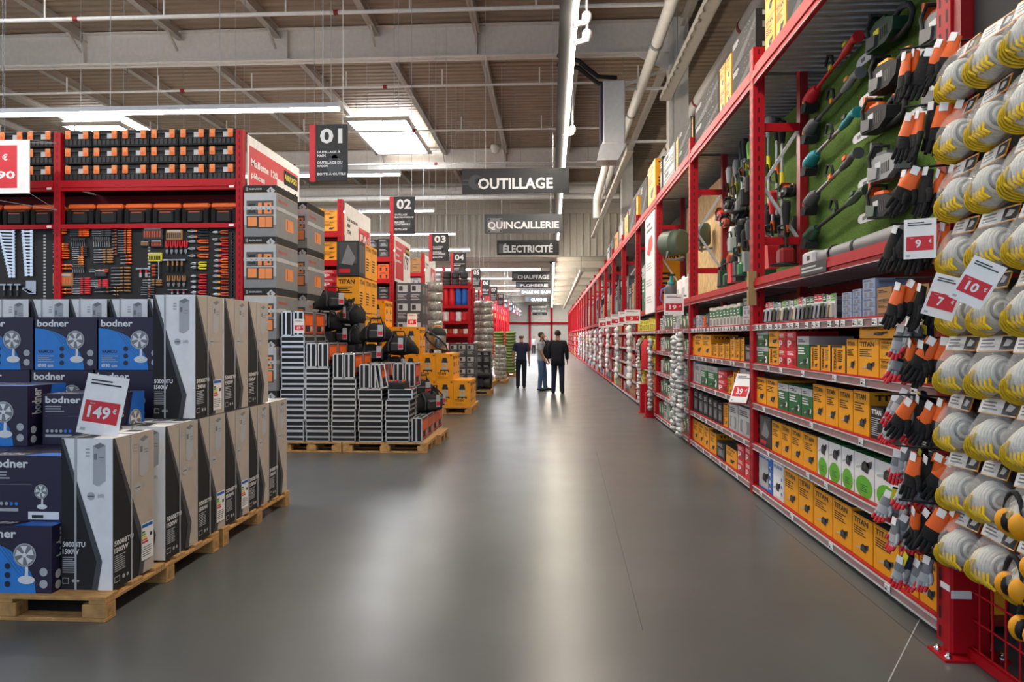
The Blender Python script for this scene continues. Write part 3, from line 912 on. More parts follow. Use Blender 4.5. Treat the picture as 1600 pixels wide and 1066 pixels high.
# third bay and the bays after it
rr = random.Random(11)
PAL = [['greenprint', 'greenprint', 'white', 'sage', 'greenprint'], ['lime', 'lime', 'orange', 'lime', 'white'], ['dark', 'white', 'redp', 'photo', 'brown'], ['vevor', 'lime', 'brown', 'dark', 'green'],
       ['teal', 'brown', 'photo', 'redp', 'white'], ['brown', 'photo', 'white', 'dark', 'redp'], ['white', 'pblue', 'white', 'redp', 'lgrey'], ['lgrey', 'white', 'pblue', 'photo', 'green']]
for b in range(2, len(POSTS) - 1):
    y0, y1 = POSTS[b] + .1, POSTS[b + 1] - .1
    for lev in range(5):
        y = y0 + .02
        i = 0
        pal = PAL[min(b - 2, 7) if b < 10 else (b * 3 + lev) % 8]
        hmax = ((LEV + [2.13])[lev + 1] - LEV[lev]) - .1
        wmin = .22 if b < 6 else .4 if b < 10 else 1.0
        st = rr.choice(pal)
        c = {}
        while True:
            wd = wmin * rr.uniform(1, 1.5) if b != 3 or lev > 1 else .3
            if y + wd > y1: break
            if rr.random() < .4: st = rr.choice(pal)
            if b == 3: st = ['orange', 'orange', 'lime', 'lime', 'lime'][lev] if y < y0 + 1.7 else ['rust' if 0 else 'redp', 'lime', 'lime', 'lime', 'lime'][lev]
            if b == 2: st = pal[(lev + i) % 5]
            h = round(hmax * rr.uniform(.7, .98), 2)
            me = carton(math.floor((wd - .02) * 10) / 10 if b > 5 else round(wd - .02, 2), .4, h, st)
            c[st] = c.get(st, 0) + 1
            wd_ = me.vertices[1].co.x * 2
            shelfw = ('bottom', 'second-lowest', 'middle', 'second-highest', 'top')[lev]
            put(me, NAMES.get(st, 'product_box'), (XP + .03, y + wd / 2, LEV[lev] + .002), -PI / 2, None, '%s, %s along the %s shelf, %s bay' % (WORD[st], ORD[c[st] - 1], shelfw, BAYW[b]), 'box', 'boxes in the %s rack bay' % BAYW[b])
            y += wd; i += 1
for b in range(3, 11):
    y = POSTS[b] + .15; i = 0
    while True:
        wd = rr.uniform(.5, .8)
        if y + wd > POSTS[b + 1] - .15: break
        st = rr.choice(['dark', 'photo', 'vevor', 'ybig', 'dark', 'bbq', 'brown', 'green'])
        put(carton(math.floor((wd - .03) * 10) / 10, .45, round(rr.uniform(.6, 1.2), 1), st), 'stock_box', (XP + .06, y + wd / 2, 2.23 if b < 9 else 2.23), -PI / 2, None, '%s on the high deck, %s along, %s rack bay' % (WORD[st], ORD[i], BAYW[b]), 'box', 'cartons on the high beam deck')
        y += wd; i += 1
# tall cartons stored on top of the rack
TOPS = [(1218, 1255, .62, 'bbq', 0), (1257, 1300, .62, 'bbq', 0), (1302, 1330, .62, 'ybig', 0), (1332, 1400, .6, 'bbq', 0)]
segs = [(1186, 1201, 'ybig', 2, .36), (1202, 1218, 'ybig', 2, .36), (1219, 1256, 'bbq', 2, .36), (1258, 1268, 'ytall', 1, .7), (1270, 1330, 'bbq', 2, .36), (1136, 1180, 'bbq', 2, .33), (1126, 1134.5, 'ybig', 2, .3), (1117, 1125, 'ybig', 2, .3), (1079, 1116, 'bbq', 2, .3),
        (1074.5, 1078, 'ytall', 1, .55), (1055, 1073.5, 'bbq', 2, .3), (1050.5, 1054, 'ytall', 1, .6), (1031, 1049.5, 'vevor', 2, .3), (1024, 1030, 'dark', 1, .7), (1008, 1019, 'ybig', 1, .9), (997, 1007, 'bbq', 1, .8), (990, 996, 'titan', 1, .7), (979, 989, 'bbq', 1, .75),
        (972, 978, 'ytall', 1, .7), (964, 971, 'photo', 1, .7), (957, 963, 'brown', 1, .6), (951, 956.5, 'bbq', 1, .6), (946, 950.5, 'dark', 1, .6)]
for i, (a, b, st, n, h) in enumerate(sorted(segs, key=lambda q: -q[0])):
    y0, y1 = yat(b), yat(a)
    for q in POSTS[:12]:
        if y0 < q + .08 and y1 > q - .08:
            if y1 - q > q - y0: y0 = q + .08
            else: y1 = q - .08
    if y1 - y0 < .08: continue
    for k in range(n):
        put(carton(round(y1 - y0 - .015, 3), .7, h, st), 'stock_box', (XP + .06, (y0 + y1) / 2, 4.424 + (h + .004) * k), -PI / 2, None,
            '%s on top of the red rack, %s along%s' % (WORD[st], ORD[i], [', lower', ', upper'][k] if n > 1 else ''), 'box', 'cartons on top of the aisle rack')
# ------------------------------------------------------------------ pallets
def make_pallet(L=1.2, W=.8):
    """boards run across x, the long side along y; origin at a corner on the floor"""
    def mk(label):
        t = thing('euro_pallet', label, 'pallet')
        for y in (0, .5, 1):
            m = MB(); yy = y * (L - .1)
            for k in range(1): m.cbox(0, W, yy, yy + .1, 0, .022, 'pallet_wood', .003)
            m.build('bottom_board', t)
            for x in (0, .5, 1):
                m = MB(); xx = x * (W - .14); m.cbox(xx, xx + .14, yy, yy + .1, .022, .1, 'pallet_wood', .004)
                f = m.face((xx + .14, yy, .022), (0, .1, 0), (0, 0, .078)); f.rect(.25, .3, .75, .7, 'tan').rect(.3, .35, .5, .65, 'carton', 1); m.build('block', t)
        n = 6
        for x in (0, .5, 1):
            m = MB(); xx = x * (W - .1); m.cbox(xx, xx + .1, 0, L, .1, .122, 'pallet_wood', .003); m.build('stringer_board', t)
        for k in range(n):
            yy = k * (L - .12) / (n - 1); m = MB(); m.cbox(0, W, yy, yy + .12, .122, .144, 'pallet_wood', .003); m.build('deck_board', t)
        return t
    return Proto(mk)


PAL_A = make_pallet(1.38, 1.2)
PAL_B = make_pallet(1.2, .8)
PAL_A((-3.72, 3.86, 0), 0, 'wooden pallet under the nearest white appliance boxes and fan boxes', 'pallets under the white appliance boxes')
PAL_A((-3.72, 5.30, 0), 0, 'wooden pallet under the rear white appliance boxes', 'pallets under the white appliance boxes')
PAL_A((-4.95, 3.86, 0), 0, 'wooden pallet under the purple fan boxes by the frame edge', 'pallets under the white appliance boxes')
PAL_A((-4.95, 5.30, 0), 0, 'wooden pallet behind the purple fan boxes, under further white boxes', 'pallets under the white appliance boxes')


# ------------------------------------------------------------------ tall white appliance cartons
def ac_art(f, s=1):
    f.poly([(0, 0), (.60, 0), (.69, .185), (0, .99)][::1], 'soft_black', 0)
    f.poly([(.60, 0), (.71, 0), (.80, .19), (.20, .83), (.05, 1), (0, 1), (0, .985), (.69, .185)], 'dgrey', 1)
    f.poly([(.62, .70), (.72, .685), (.72, .93), (.62, .95)], 'pale_blue' if 0 else 'lgrey', 1).poly([(.72, .685), (.86, .72), (.86, .955), (.72, .93)], 'lgrey', 1)
    f.poly([(.62, .95), (.72, .93), (.86, .955), (.76, .972)], 'grey', 1).rect(.64, .86, .70, .90, 'grey', 2).rect(.74, .87, .84, .875, 'grey', 2).rect(.74, .85, .84, .855, 'grey', 2)
    for k in range(3): f.rect(.48, .88 + .022 * k, .56, .89 + .022 * k, 'lgrey', 2)
    f.circ(.58, .62, .075, 'lgrey', 1).rect(.52, .617, .64, .622, 'char', 2).text('(dB)', .71, .605, .84, .635, 'lgrey', 1)
    f.text('5000BTU', .03, .283, .47, .318, 'white', 2).text('1500W', .03, .235, .35, .27, 'white', 2).lines(.03, .11, .30, .222, 8, 'lgrey', 2)
    f.rect(.03, .04, .15, .08, 'lgrey', 2).rect(.04, .045, .14, .075, 'soft_black', 3).circ(.24, .06, .03, 'lgrey', 2).circ(.33, .06, .025, 'lgrey', 2)


def make_ac(label):
    t = thing('appliance_carton', label, 'box')
    w_, d, h = .31, .425, .885
    m = MB(); m.box(-w_ / 2, w_ / 2, 0, d, 0, h, 'paper')
    f, s, tp, sl = faces(m, w_, d, h)
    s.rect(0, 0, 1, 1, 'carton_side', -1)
    ac_art(f); ac_art(s)
    tp.rect(0, .0, .5, .4, 'soft_black', 0).poly([(.5, 0), (.62, 0), (.5, .4)], 'dgrey', 0).rect(.1, .1, .4, .3, 'dgrey', 1).rect(.0, .47, 1, .53, 'lgrey', 1).rect(.6, .7, .9, .9, 'dgrey', 1).rect(.15, .7, .45, .9, 'grey', 1)
    m.build('carton_body', t)
    m = MB()
    for a, b in (((-w_ / 2 + .08, -.003, 0), 1), ):
        m.box(-w_ / 2 + .082, -w_ / 2 + .094, -.004, -.0025, 0, h, 'lgrey'); m.box(-w_ / 2 + .082, -w_ / 2 + .094, -.004, d, h + .003, h + .0045, 'lgrey')
    m.build('strap', t)
    m = MB()
    m.box(w_ / 2 + .0025, w_ / 2 + .004, .175, .187, 0, h, 'lgrey'); m.box(-w_ / 2, w_ / 2 + .004, .175, .187, h + .005, h + .0065, 'lgrey'); m.build('strap', t)
    return t


AC = Proto(make_ac)
me_ = MB(); f = me_.face((0, 0, 0), (0, .13, 0), (0, 0, .23)); f.rect(0, 0, 1, 1, 'paper').rect(.05, .88, .95, .97, 'blue', 1)
for k, c in enumerate(('green', 'lime', 'bright_yellow', 'orange', 'print_red')): f.rect(.05, .74 - k * .07, .28 + k * .07, .79 - k * .07, c, 1)
f.rect(.7, .6, .9, .7, 'char', 1).lines(.1, .08, .9, .38, 5, 'grey', 1)
ELAB = me_.mesh('energy_label')
XA = -2.54 - .155
g = 'tall white appliance boxes'
ys = [3.965, 4.517, 4.945, 5.375, 5.805, 6.235]
for i, y in enumerate(ys):
    o = AC((XA - .004 * (i == 0), y, .1445), 0, 'tall white appliance box on the pallet along the aisle, %s in the bottom tier' % (['nearest', 'second', 'third', 'fourth', 'fifth', 'farthest'][i]), g)
    if i in (0, 2, 3): put(ELAB, 'energy_label', (.159, .28, .06 + .02 * (i == 0)), 0, o)
for i, y in enumerate((4.9, 5.345, 5.775)):
    o = AC((XA + .006, y, .1445 + .894), .0, 'white appliance box stacked on the bottom tier along the aisle, %s of the upper three' % (['nearest', 'middle', 'farthest'][i]), g)
    if i == 0: put(ELAB, 'energy_label', (.159, .26, .03), 0, o)
for k in range(6):
    x = XA - .325 * (k + 1) - .01
    AC((x, 5.42, .1445), 0, 'white appliance box in the hidden bottom tier behind the purple boxes, %s from the aisle' % ORD[k], g)
    AC((x, 5.42 + .012 * (k % 2), .1445 + .894), 0, 'white appliance box showing its top behind the purple fan boxes, %s from the aisle' % ORD[k], g)


# ------------------------------------------------------------------ purple fan cartons
def fan_pic(f, x, y, s, l=2):
    a = f.ux.length / f.uy.length
    f.circ(x, y, s, 'lgrey', l, 22); f.circ(x, y, s * .9, 'grey', l + 1, 22)
    for k in range(5):
        t = k * 2 * PI / 5 + .3
        f.poly([(x + s * .15 * math.cos(t), y + a * s * .15 * math.sin(t)), (x + s * .82 * math.cos(t - .3), y + a * s * .82 * math.sin(t - .3)), (x + s * .85 * math.cos(t + .45), y + a * s * .85 * math.sin(t + .45))], 'white', l + 2)
    f.circ(x, y, s * .2, 'white', l + 3, 12)
    f.poly([(x + s * .05, y - a * s), (x + s * .3, y - a * s), (x + s * .3, y - a * s * 2), (x + s * .0, y - a * s * 2)], 'white', l)
    f.circ(x + s * .15, y - a * s * 2.1, s * .75, 'white', l + 1, 18, a * s * .36)


def fan_carton(kind, w_=.47, d=.36, h=.385):
    m = MB(); m.box(-w_ / 2, w_ / 2, 0, d, 0, h, 'navy'); f, s, tp, sl = faces(m, w_, d, h)
    f.text('bodner', .04, .82, .55, .955, 'white')
    if kind == 0:
        f.poly([(0, 0), (.0, .79)] [::-1] + [(.86 * math.sin(t * PI / 16), .79 * math.cos(t * PI / 16)) for t in range(1, 9)][::1][::-1] and [(0, 0)] + [(.80 * math.cos(t * PI / 16), .79 * math.sin(t * PI / 16)) for t in range(9)], 'sky_blue', 0)
        for k in range(5): f.poly([(.0, .85 + .01 * k), (.3 + .04 * k, .72), (.7 + .05 * k, .1), (.705 + .05 * k, .1), (.304 + .04 * k, .725), (.0, .856 + .01 * k)], 'dgrey', 1)
        fan_pic(f, .66, .57, .145)
        f.text('VAMCO', .05, .32, .3, .38, 'navy', 2).lines(.05, .14, .32, .28, 4, 'lgrey', 2).text('Ø30 cm', .05, .05, .3, .115, 'white', 2)
        for k in range(3): f.circ(.44, .13 + .135 * k, .038, 'navy', 2)
        for k in range(2): f.circ(.90, .14 + .18 * k, .052, 'lgrey', 2)
    else:
        f.lines(.04, .64, .32, .78, 3, 'lgrey').rect(.04, .56, .6, .565, 'grey', 1).rect(.04, .15, .42, .2, 'lgrey', 1)
        for k in range(6): f.circ(.07 + .065 * k, .27, .022, 'lgrey' if k < 4 else 'sky_blue', 1)
        f.rect(.55, .03, .95, .15, 'paper', 1).rect(.6, .05, .75, .1, 'char', 2)
        fan_pic(f, .72, .46, .09)
    s.text('bodner', .1, .8, .1, .8, 'white') if 0 else m.face(s.p(.34, .52, 0), s.uy * .44, -s.ux * .24).text('bodner', 0, 0, 1, 1, 'lgrey')
    s.poly([(.35, 0), (1, 0), (1, 1), (.62, 1), (.5, .5)], 'blue', 0); fan_pic(s, .7, .42, .2); s.circ(.14, .1, .07, 'lgrey', 2); s.circ(.14, .26, .07, 'lgrey', 2)
    tp.rect(0, .47, 1, .53, 'dgrey').poly([(.5, 0), (1, 0), (1, .3), (.6, .3)], 'blue', 1).text('bodner', .08, .1, .45, .3, 'lgrey', 1)
    return m.mesh('fan_carton')


FC0, FC1, FC2, FC3 = fan_carton(0), fan_carton(1), fan_carton(1, .47, .36, .33), fan_carton(0, .47, .36, .41)
XF = -2.865
g = 'purple fan boxes'


def fan(me, x1, y, z, label): put(me, 'fan_carton', (x1 - .235, y, z), 0, None, label, 'box', g)


fan(FC0, XF, 3.90, .1445, 'purple and blue fan box at the pallet corner beside the nearest white box')
fan(FC1, XF - .005, 4.0, .531, 'plain purple fan box on top of the blue one at the pallet corner')
fan(FC0, XF - .48, 3.92, .1445, 'fan box low at the frame edge, beside the corner fan box')
fan(FC1, XF - .485, 4.0, .531, 'fan box at the frame edge, upper of two beside the plain purple one')
fan(FC0, XF - .02, 4.40, .1445, 'fan box hidden low behind the pallet corner fan boxes'); fan(FC1, XF - .02, 4.40, .531, 'fan box hidden behind the plain purple corner box, second layer')
fan(FC2, XF + .02, 4.43, .918, 'purple fan box behind the white 149 price card')
fan(FC0, XF - .50, 4.40, .1445, 'fan box hidden low at the frame edge in the middle row'); fan(FC1, XF - .50, 4.40, .531, 'fan box hidden at the frame edge in the middle row, second layer')
fan(FC0, XF - .50, 4.36, .918, 'fan box turned to show its blue side, at the frame edge in the middle row')
for k in range(3):
    for j, (me, z) in enumerate(((FC3, .1445), (FC3, .556), (FC3, .968))):
        fan(fan_carton(1, .47, .36, .41) if (j == 2 and k == 0) else me, XF + .0 - .485 * k, 4.99, z, 'fan box in the back row of purple boxes, %s layer, %s from the white boxes' % (['bottom', 'middle', 'third'][j], ORD[k]))
    fan(FC0, XF + .03 - .485 * k, 4.985, 1.381, 'purple and blue fan box on the topmost layer, %s from the white boxes' % ORD[k])


# price card on the nearest white box
def price_card(name, w_, h, big, label, cat='price sign', top_lines=True, euro=True, red=True):
    t = thing(name, label, cat)
    m = MB(); m.box(-w_ / 2, w_ / 2, 0, .003, 0, h, 'paper'); f = m.face((-w_ / 2, 0, 0), (w_, 0, 0), (0, 0, h))
    wd = .18 * len(big); f.rect(.08, .2, .92, .56, 'print_red', 0).text(big, .45 - wd / 2, .27, .45 + wd / 2, .48, 'white', 1)
    if euro: f.text('€', .77, .38, .86, .47, 'white', 1)
    f.lines(.2, .5, .4, .53, 1, 'lgrey', 1)
    f.lines(.12, .82, .88, .93, 2, 'char').rect(.08, .05, .2, .1, 'lgrey', 1)
    m.build('card', t)
    return t


t = price_card('price_card', .26, .36, '149', 'white price card reading 149 in red, leaning on the nearest white box')
f_ = t.children[0]
t.location = (XA - .03, 4.09, 1.031); t.rotation_euler = (-.12, .14, .0)
m = MB(); m.box(-.07, .07, .004, .05, 0, .004, 'glass'); m.box(-.07, .07, .004, .007, 0, .09, 'glass'); m.build('card_holder', t)


# ------------------------------------------------------------------ tool rack facing the entrance
YR = 9.68
XE = -4.37
BW = 2.66
KR = 1.052
zr = lambda z: H + (z - H) * KR
t = row1 = thing('tool_rack', 'red rack with tool boxes, tool bags and a black tool board facing the entrance', 'rack')
for x in (XE, XE - BW, XE - 2 * BW): put(post_mesh(-.05, .05, 0, .09, 0, zr(4.4)), 'front_post', (x, YR, 0), 0, t)
for x in (XE, XE - BW): put(post_mesh(-.05, .05, 0, .09, 0, 4.4), 'back_post', (x, YR + 2.0, 0), 0, t)
for b in range(2):
    x1, x0 = XE - .05 - BW * b, XE - BW + .05 - BW * b
    m = MB(); m.box(x0, x1, YR - .005, YR + .05, zr(3.60), zr(3.745), 'red'); m.box(x0, x1, YR - .018, YR - .005, zr(3.645), zr(3.70), 'red'); m.build('top_beam', t)
    m = MB(); m.box(x0, x1, YR - .005, YR + .05, zr(3.09), zr(3.15), 'red'); m.build('mid_beam', t)
    for z in (zr(3.742), zr(3.148)):
        m = MB(); m.box(x0, x1, YR + .05, YR + .95, z - .03, z, 'char'); m.build('shelf', t)
    m = MB(); m.box(x0, x1, YR + .06, YR + .09, .2, zr(3.09), 'soft_black')
    f = m.face((x0, YR + .06, .2), (x1 - x0, 0, 0), (0, 0, zr(3.09) - .2))
    for x in ([.495, .972, .985 - .012] if b == 0 else [.60, .93]):
        for k in range(26): f.rect(x - .007, .58 + k * .0155, x + .007, .588 + k * .0155, 'lgrey', 1)
    m.build('tool_board', t)
    for z in (zr(3.62), zr(3.105)):
        m = MB(); m.box(x1 - .09, x1 - .02, YR - .022, YR - .018, z, z + .03, 'paper'); m.build('price_tag', t)
    m = MB(); m.box(x0 - .05, x1 + .05, YR + .951, YR + 1.0, .1, zr(3.75), 'dark_red'); m.build('back_panel', t)


def make_toolbox(label):
    t = thing('tool_box', label, 'tool box')
    m = MB(); m.prism([(-.19, 0), (.19, 0), (.2, .15), (-.2, .15)], (0, .0, 0), (1, 0, 0), (0, 0, 1), -.24, 'soft_black')
    for k in range(6): m.box(-.17 + .06 * k, -.13 + .06 * k, -.008, 0, .02, .09, 'char')
    m.box(-.15, .15, -.006, 0, .1, .115, 'char'); m.build('box_body', t)
    m = MB(); m.cbox(-.198, .198, -.008, .248, .15, .215, 'soft_black', .012); m.box(-.12, .12, -.012, -.008, .165, .18, 'char'); m.build('lid', t)
    m = MB(); m.tube([(-.1, .12, .2), (-.09, .12, .21), (.09, .12, .21), (.1, .12, .2)], .011, 'soft_black', 6); m.build('handle', t)
    for x in (-.125, .125):
        m = MB(); m.cbox(x - .038, x + .038, -.03, -.008, .095, .21, 'peach', .006); m.box(x - .024, x + .024, -.032, -.03, .105, .15, 'orange'); m.build('latch', t, label='orange latch')
    m = MB(); m.box(-.005 + .025, .06 + .025, -.016, -.012, .1, .168, 'lgrey'); m.build('sticker', t)
    return t


TBX = Proto(make_toolbox)
for r_ in range(3):
    for k in range(12):
        x = XE - .28 - .424 * k - (.135 if k > 5 else 0)
        TBX((x, YR + .065, zr(3.742) + .002 + .25 * r_), 0, 'black tool box with orange latches, %s row, %s from the rack end' % (('bottom', 'middle', 'top')[r_], ORD[k]), 'tool boxes on top of the tool rack').scale = (1.05, 1.05, 1.05)


def make_toolbag(label):
    t = thing('tool_bag', label, 'bag')
    m = MB(); m.prism([(-.19, 0), (.19, 0), (.195, .24), (-.195, .24)], (0, .0, 0), (1, 0, 0), (0, 0, 1), -.24, 'fabric_black'); m.build('bag_body', t)
    m = MB(); m.cbox(-.2, .2, -.01, .25, .235, .31, 'yellow' if 0 else 'orange', .02); m.build('top_flap', t, label='orange top flap')
    m = MB(); m.cbox(-.11, .11, -.05, 0, .02, .2, 'soft_black', .02); m.box(-.08, .08, -.052, -.05, .17, .178, 'orange'); m.build('front_pocket', t)
    for s in (-1, 1):
        m = MB(); m.cbox(s * .16 - .035, s * .16 + .035, -.03, 0, .01, .22, 'fabric_black', .01); m.build('side_pocket', t)
    m = MB(); m.box(-.19, .19, -.012, -.008, .215, .222, 'orange'); m.build('trim_strip', t)
    return t


TBG = Proto(make_toolbag)
for k in range(12):
    x = XE - .27 - .425 * k - (.12 if k > 5 else 0)
    TBG((x, YR + .13, zr(3.148) + .002), random.uniform(-.05, .05), 'black tool bag with orange flap on the rack shelf, %s from the rack end' % ORD[k], 'tool bags on the tool rack')


# small tools on the board, each in a local frame: x along the tool, z up, hanging flat on y = 0
def tool_mesh(kind, L, c1, c2):
    m = MB()
    if kind == 'screwdriver':
        m.lathe((L * .45, -.018, 0), [(.010, 0), (.0145, .02), (.011, L * .12), (.015, L * .4), (.010, L * .5)], c1, 8, (1, 0, 0)); m.tube([(0, -.018, 0), (L * .46, -.018, 0)], .005, 'steel', 6)
        m.lathe((L * .6, -.018, 0), [(.0155, 0), (.0155, .02)], c2, 8, (1, 0, 0))
    elif kind == 'wrench':
        m.box(L * .08, L * .92, -.016, -.008, -.012, .012, 'chrome')
        for s, e in ((0, 1), (L, -1)):
            m.prism([(s, -.02), (s + e * .05, -.022), (s + e * .07, 0), (s + e * .05, .022), (s, .02), (s + e * .02, .012), (s + e * .02, -.012)], (0, -.006, 0), (1, 0, 0), (0, 0, 1), .012, 'chrome')
    elif kind == 'pliers':
        for s in (-1, 1):
            m.tube([(L * .42, -.015, 0), (L * .6, -.015, s * .017), (L, -.015, s * .019)], [.008, .013, .01], c1, 6)
            m.tube([(L * .45, -.015, s * .004), (L * .2, -.015, s * .012), (0, -.015, s * .003)], [.012, .012, .005], 'steel', 6)
        m.lathe((L * .42, -.028, 0), [(.018, 0), (.018, .025)], c2, 8, (0, 1, 0))
    elif kind == 'set':
        m.cbox(0, L, -.03, 0, -L * .32, L * .32, c1, .01)
        for k in range(7): m.box(L * (.08 + k * .125), L * (.15 + k * .125), -.034, -.03, -L * .2, L * .1, c2)
        m.box(L * .1, L * .9, -.034, -.03, L * .17, L * .26, 'lgrey')
    elif kind == 'hammer':
        m.tube([(0, -.02, 0), (L * .75, -.02, 0)], .014, c1, 8); m.box(L * .75, L * .86, -.04, 0, -.06, .06, 'steel'); m.tube([(0, -.02, 0), (L * .4, -.02, 0)], .018, c2, 8)
    elif kind == 'square':
        m.box(0, L, -.012, -.004, -.015, .015, 'steel'); m.box(L - .03, L, -.016, 0, -L * .5, .015, c1)
    return m.mesh(kind)


TM = {}
bay0 = lambda zx: at(zx / 3.331, 400, Y=YR).x
zz = lambda zy: at(200, 160 + zy / 3.331, Y=YR).z
# column: (zoom x start, zoom x end, zoom y top, zoom y bottom, how many, kind, handle colour, accent, words)
COLS = [(266, 345, 645, 675, 3, 'screwdriver', 'orange', 'yellow'), (266, 352, 735, 760, 3, 'screwdriver', 'rust', 'yellow'), (266, 350, 775, 800, 3, 'pliers', 'orange', 'yellow'), (266, 360, 845, 862, 2, 'screwdriver', 'orange', 'yellow'), (266, 355, 972, 990, 2, 'screwdriver', 'rust', 'yellow'),
        (355, 450, 660, 690, 4, 'screwdriver', 'orange', 'rust'), (370, 430, 805, 840, 4, 'screwdriver', 'peach', 'carton'), (362, 455, 915, 992, 8, 'screwdriver', 'print_red', 'black'),
        (480, 570, 765, 830, 6, 'screwdriver', 'carton', 'black'), (470, 560, 655, 690, 4, 'screwdriver', 'dgrey', 'black'), (485, 575, 965, 985, 2, 'screwdriver', 'char', 'rust'), (580, 610, 965, 1000, 3, 'screwdriver', 'yellow', 'black'),
        (605, 680, 640, 780, 12, 'screwdriver', 'orange', 'black'), (620, 680, 800, 835, 3, 'screwdriver', 'orange', 'rust'), (570, 680, 860, 980, 8, 'screwdriver', 'carton', 'black'),
        (970, 1068, 640, 700, 4, 'pliers', 'char', 'orange'), (970, 1068, 725, 800, 5, 'pliers', 'orange', 'black'), (985, 1068, 840, 860, 2, 'pliers', 'bright_yellow', 'black'), (985, 1068, 905, 990, 6, 'pliers', 'print_red', 'black'),
        (1098, 1180, 640, 715, 5, 'pliers', 'rust', 'black'), (1110, 1182, 740, 800, 4, 'pliers', 'print_red', 'orange'), (1105, 1182, 825, 880, 4, 'pliers', 'orange', 'print_red'), (1100, 1182, 905, 1000, 6, 'pliers', 'rust', 'yellow'),
        (735, 830, 680, 690, 1, 'set', 'char', 'rust'), (858, 945, 690, 700, 1, 'set', 'carton', 'black'), (725, 770, 735, 750, 1, 'set', 'char', 'carton'), (778, 838, 735, 750, 1, 'set', 'char', 'rust'), (765, 835, 805, 830, 1, 'set', 'bright_yellow', 'black'),
        (266, 355, 920, 930, 1, 'set', 'carton', 'orange'), (485, 545, 888, 900, 1, 'set', 'char', 'dgrey'), (725, 800, 965, 1000, 4, 'screwdriver', 'dgrey', 'rust'), (785, 830, 850, 900, 4, 'hammer', 'char', 'rust'),
        (575, 603, 645, 790, 10, 'screwdriver', 'dgrey', 'rust'), (366, 450, 752, 795, 5, 'screwdriver', 'char', 'orange'), (455, 560, 870, 880, 2, 'screwdriver', 'rust', 'black'), (735, 835, 925, 950, 3, 'screwdriver', 'carton', 'black'), (455, 570, 925, 955, 4, 'screwdriver', 'print_red', 'black')]
VCOLS = [(862, 960, 720, 790, 5, 'pliers', 'print_red', 'black'), (868, 940, 805, 880, 4, 'hammer', 'carton', 'soft_black'), (870, 950, 900, 960, 4, 'pliers', 'carton', 'black'), (480, 560, 695, 750, 8, 'screwdriver', 'dgrey', 'char'), (365, 430, 700, 745, 7, 'screwdriver', 'char', 'black'),
         (370, 425, 845, 885, 6, 'screwdriver', 'dgrey', 'char'), (725, 755, 855, 910, 2, 'hammer', 'print_red', 'lgrey'), (890, 950, 970, 1000, 3, 'hammer', 'print_red', 'steel')]
CW = {'screwdriver': 'screwdriver', 'pliers': 'pair of pliers', 'set': 'tool set case', 'hammer': 'hammer', 'wrench': 'chrome wrench', 'square': 'steel square'}
HW = {'orange': 'orange', 'rust': 'brick-orange', 'peach': 'peach', 'carton': 'brown', 'print_red': 'red', 'dgrey': 'dark grey', 'char': 'charcoal', 'yellow': 'yellow', 'bright_yellow': 'yellow', 'black': 'black'}
for vert, cols in ((0, COLS), (1, VCOLS)):
    for ci, (a, b, y0, y1, n, kd, c1, c2) in enumerate(cols):
        if kd == 'pliers' and not vert: n = max(2, int(n * .75))
        for k in range(n):
            f_ = k / max(n - 1, 1)
            if vert: xa = bay0(a + (b - a) * f_); L = abs(zz(y1) - zz(y0)); z = zz(y1)
            else: xa = bay0(a); L = bay0(b) - xa; z = zz(y0 + (y1 - y0) * f_)
            L = round(L, 1) if L > .25 else round(L, 2)
            key = (kd, L, c1, c2)
            if key not in TM: TM[key] = tool_mesh(*key)
            lb = '%s-handled %s, %s from the %s of tool board group %s' % (HW[c1], CW[kd], ORD[k], 'rack post' if vert else 'top', ('u-' if vert else '') + ORD[ci])
            lb = '%s %s, %s in the %s %s cluster on the black tool board' % (HW[c1], CW[kd], ORD[k], ORD[ci], 'upright' if vert else 'level')
            put(TM[key], {'set': 'tool_set', 'pliers': 'pliers'}.get(kd, kd), (xa, YR + .055, z), 0, None, lb, 'tool', 'tools on the black tool board', rot=(0, -PI / 2 if vert else 0, 0))
for k in range(16):       # wrench fan on the next board
    z = zz(645 + k * 17); L = .30 - .012 * k
    put(tool_mesh('wrench', L, 'chrome', 'chrome'), 'wrench', (bay0(72) - L, YR + .055, z), 0, None, 'chrome wrench, %s from the top of the long column on the tool board' % ORD[k], 'tool', 'chrome wrenches', rot=(0, .03, 0))
for k in range(15):
    z = zz(648 + k * 17.5); L = .2 - .004 * k
    put(tool_mesh('wrench', L, 'chrome', 'chrome'), 'wrench', (bay0(165) - L, YR + .055, z), 0, None, 'short chrome wrench, %s from the top of the short column on the tool board' % ORD[k], 'tool', 'short chrome wrenches')
for k in range(5): put(tool_mesh('square', .19 - .015 * k, 'steel', 'steel'), 'hex_key', (bay0(170) - .03 * k, YR + .055, zz(925)), 0, None, 'bent steel hex key, %s from the board strip' % ORD[k], 'tool', 'hex keys', rot=(0, PI / 2, 0))
for k in range(3): put(tool_mesh('hammer', .2, 'steel', 'char'), 'clamp', (bay0(12 + 35 * k), YR + .055, zz(1005)), 0, None, 'steel clamp low on the tool board, %s of three' % ORD[k], 'tool', 'steel clamps', rot=(0, -PI / 2, 0))


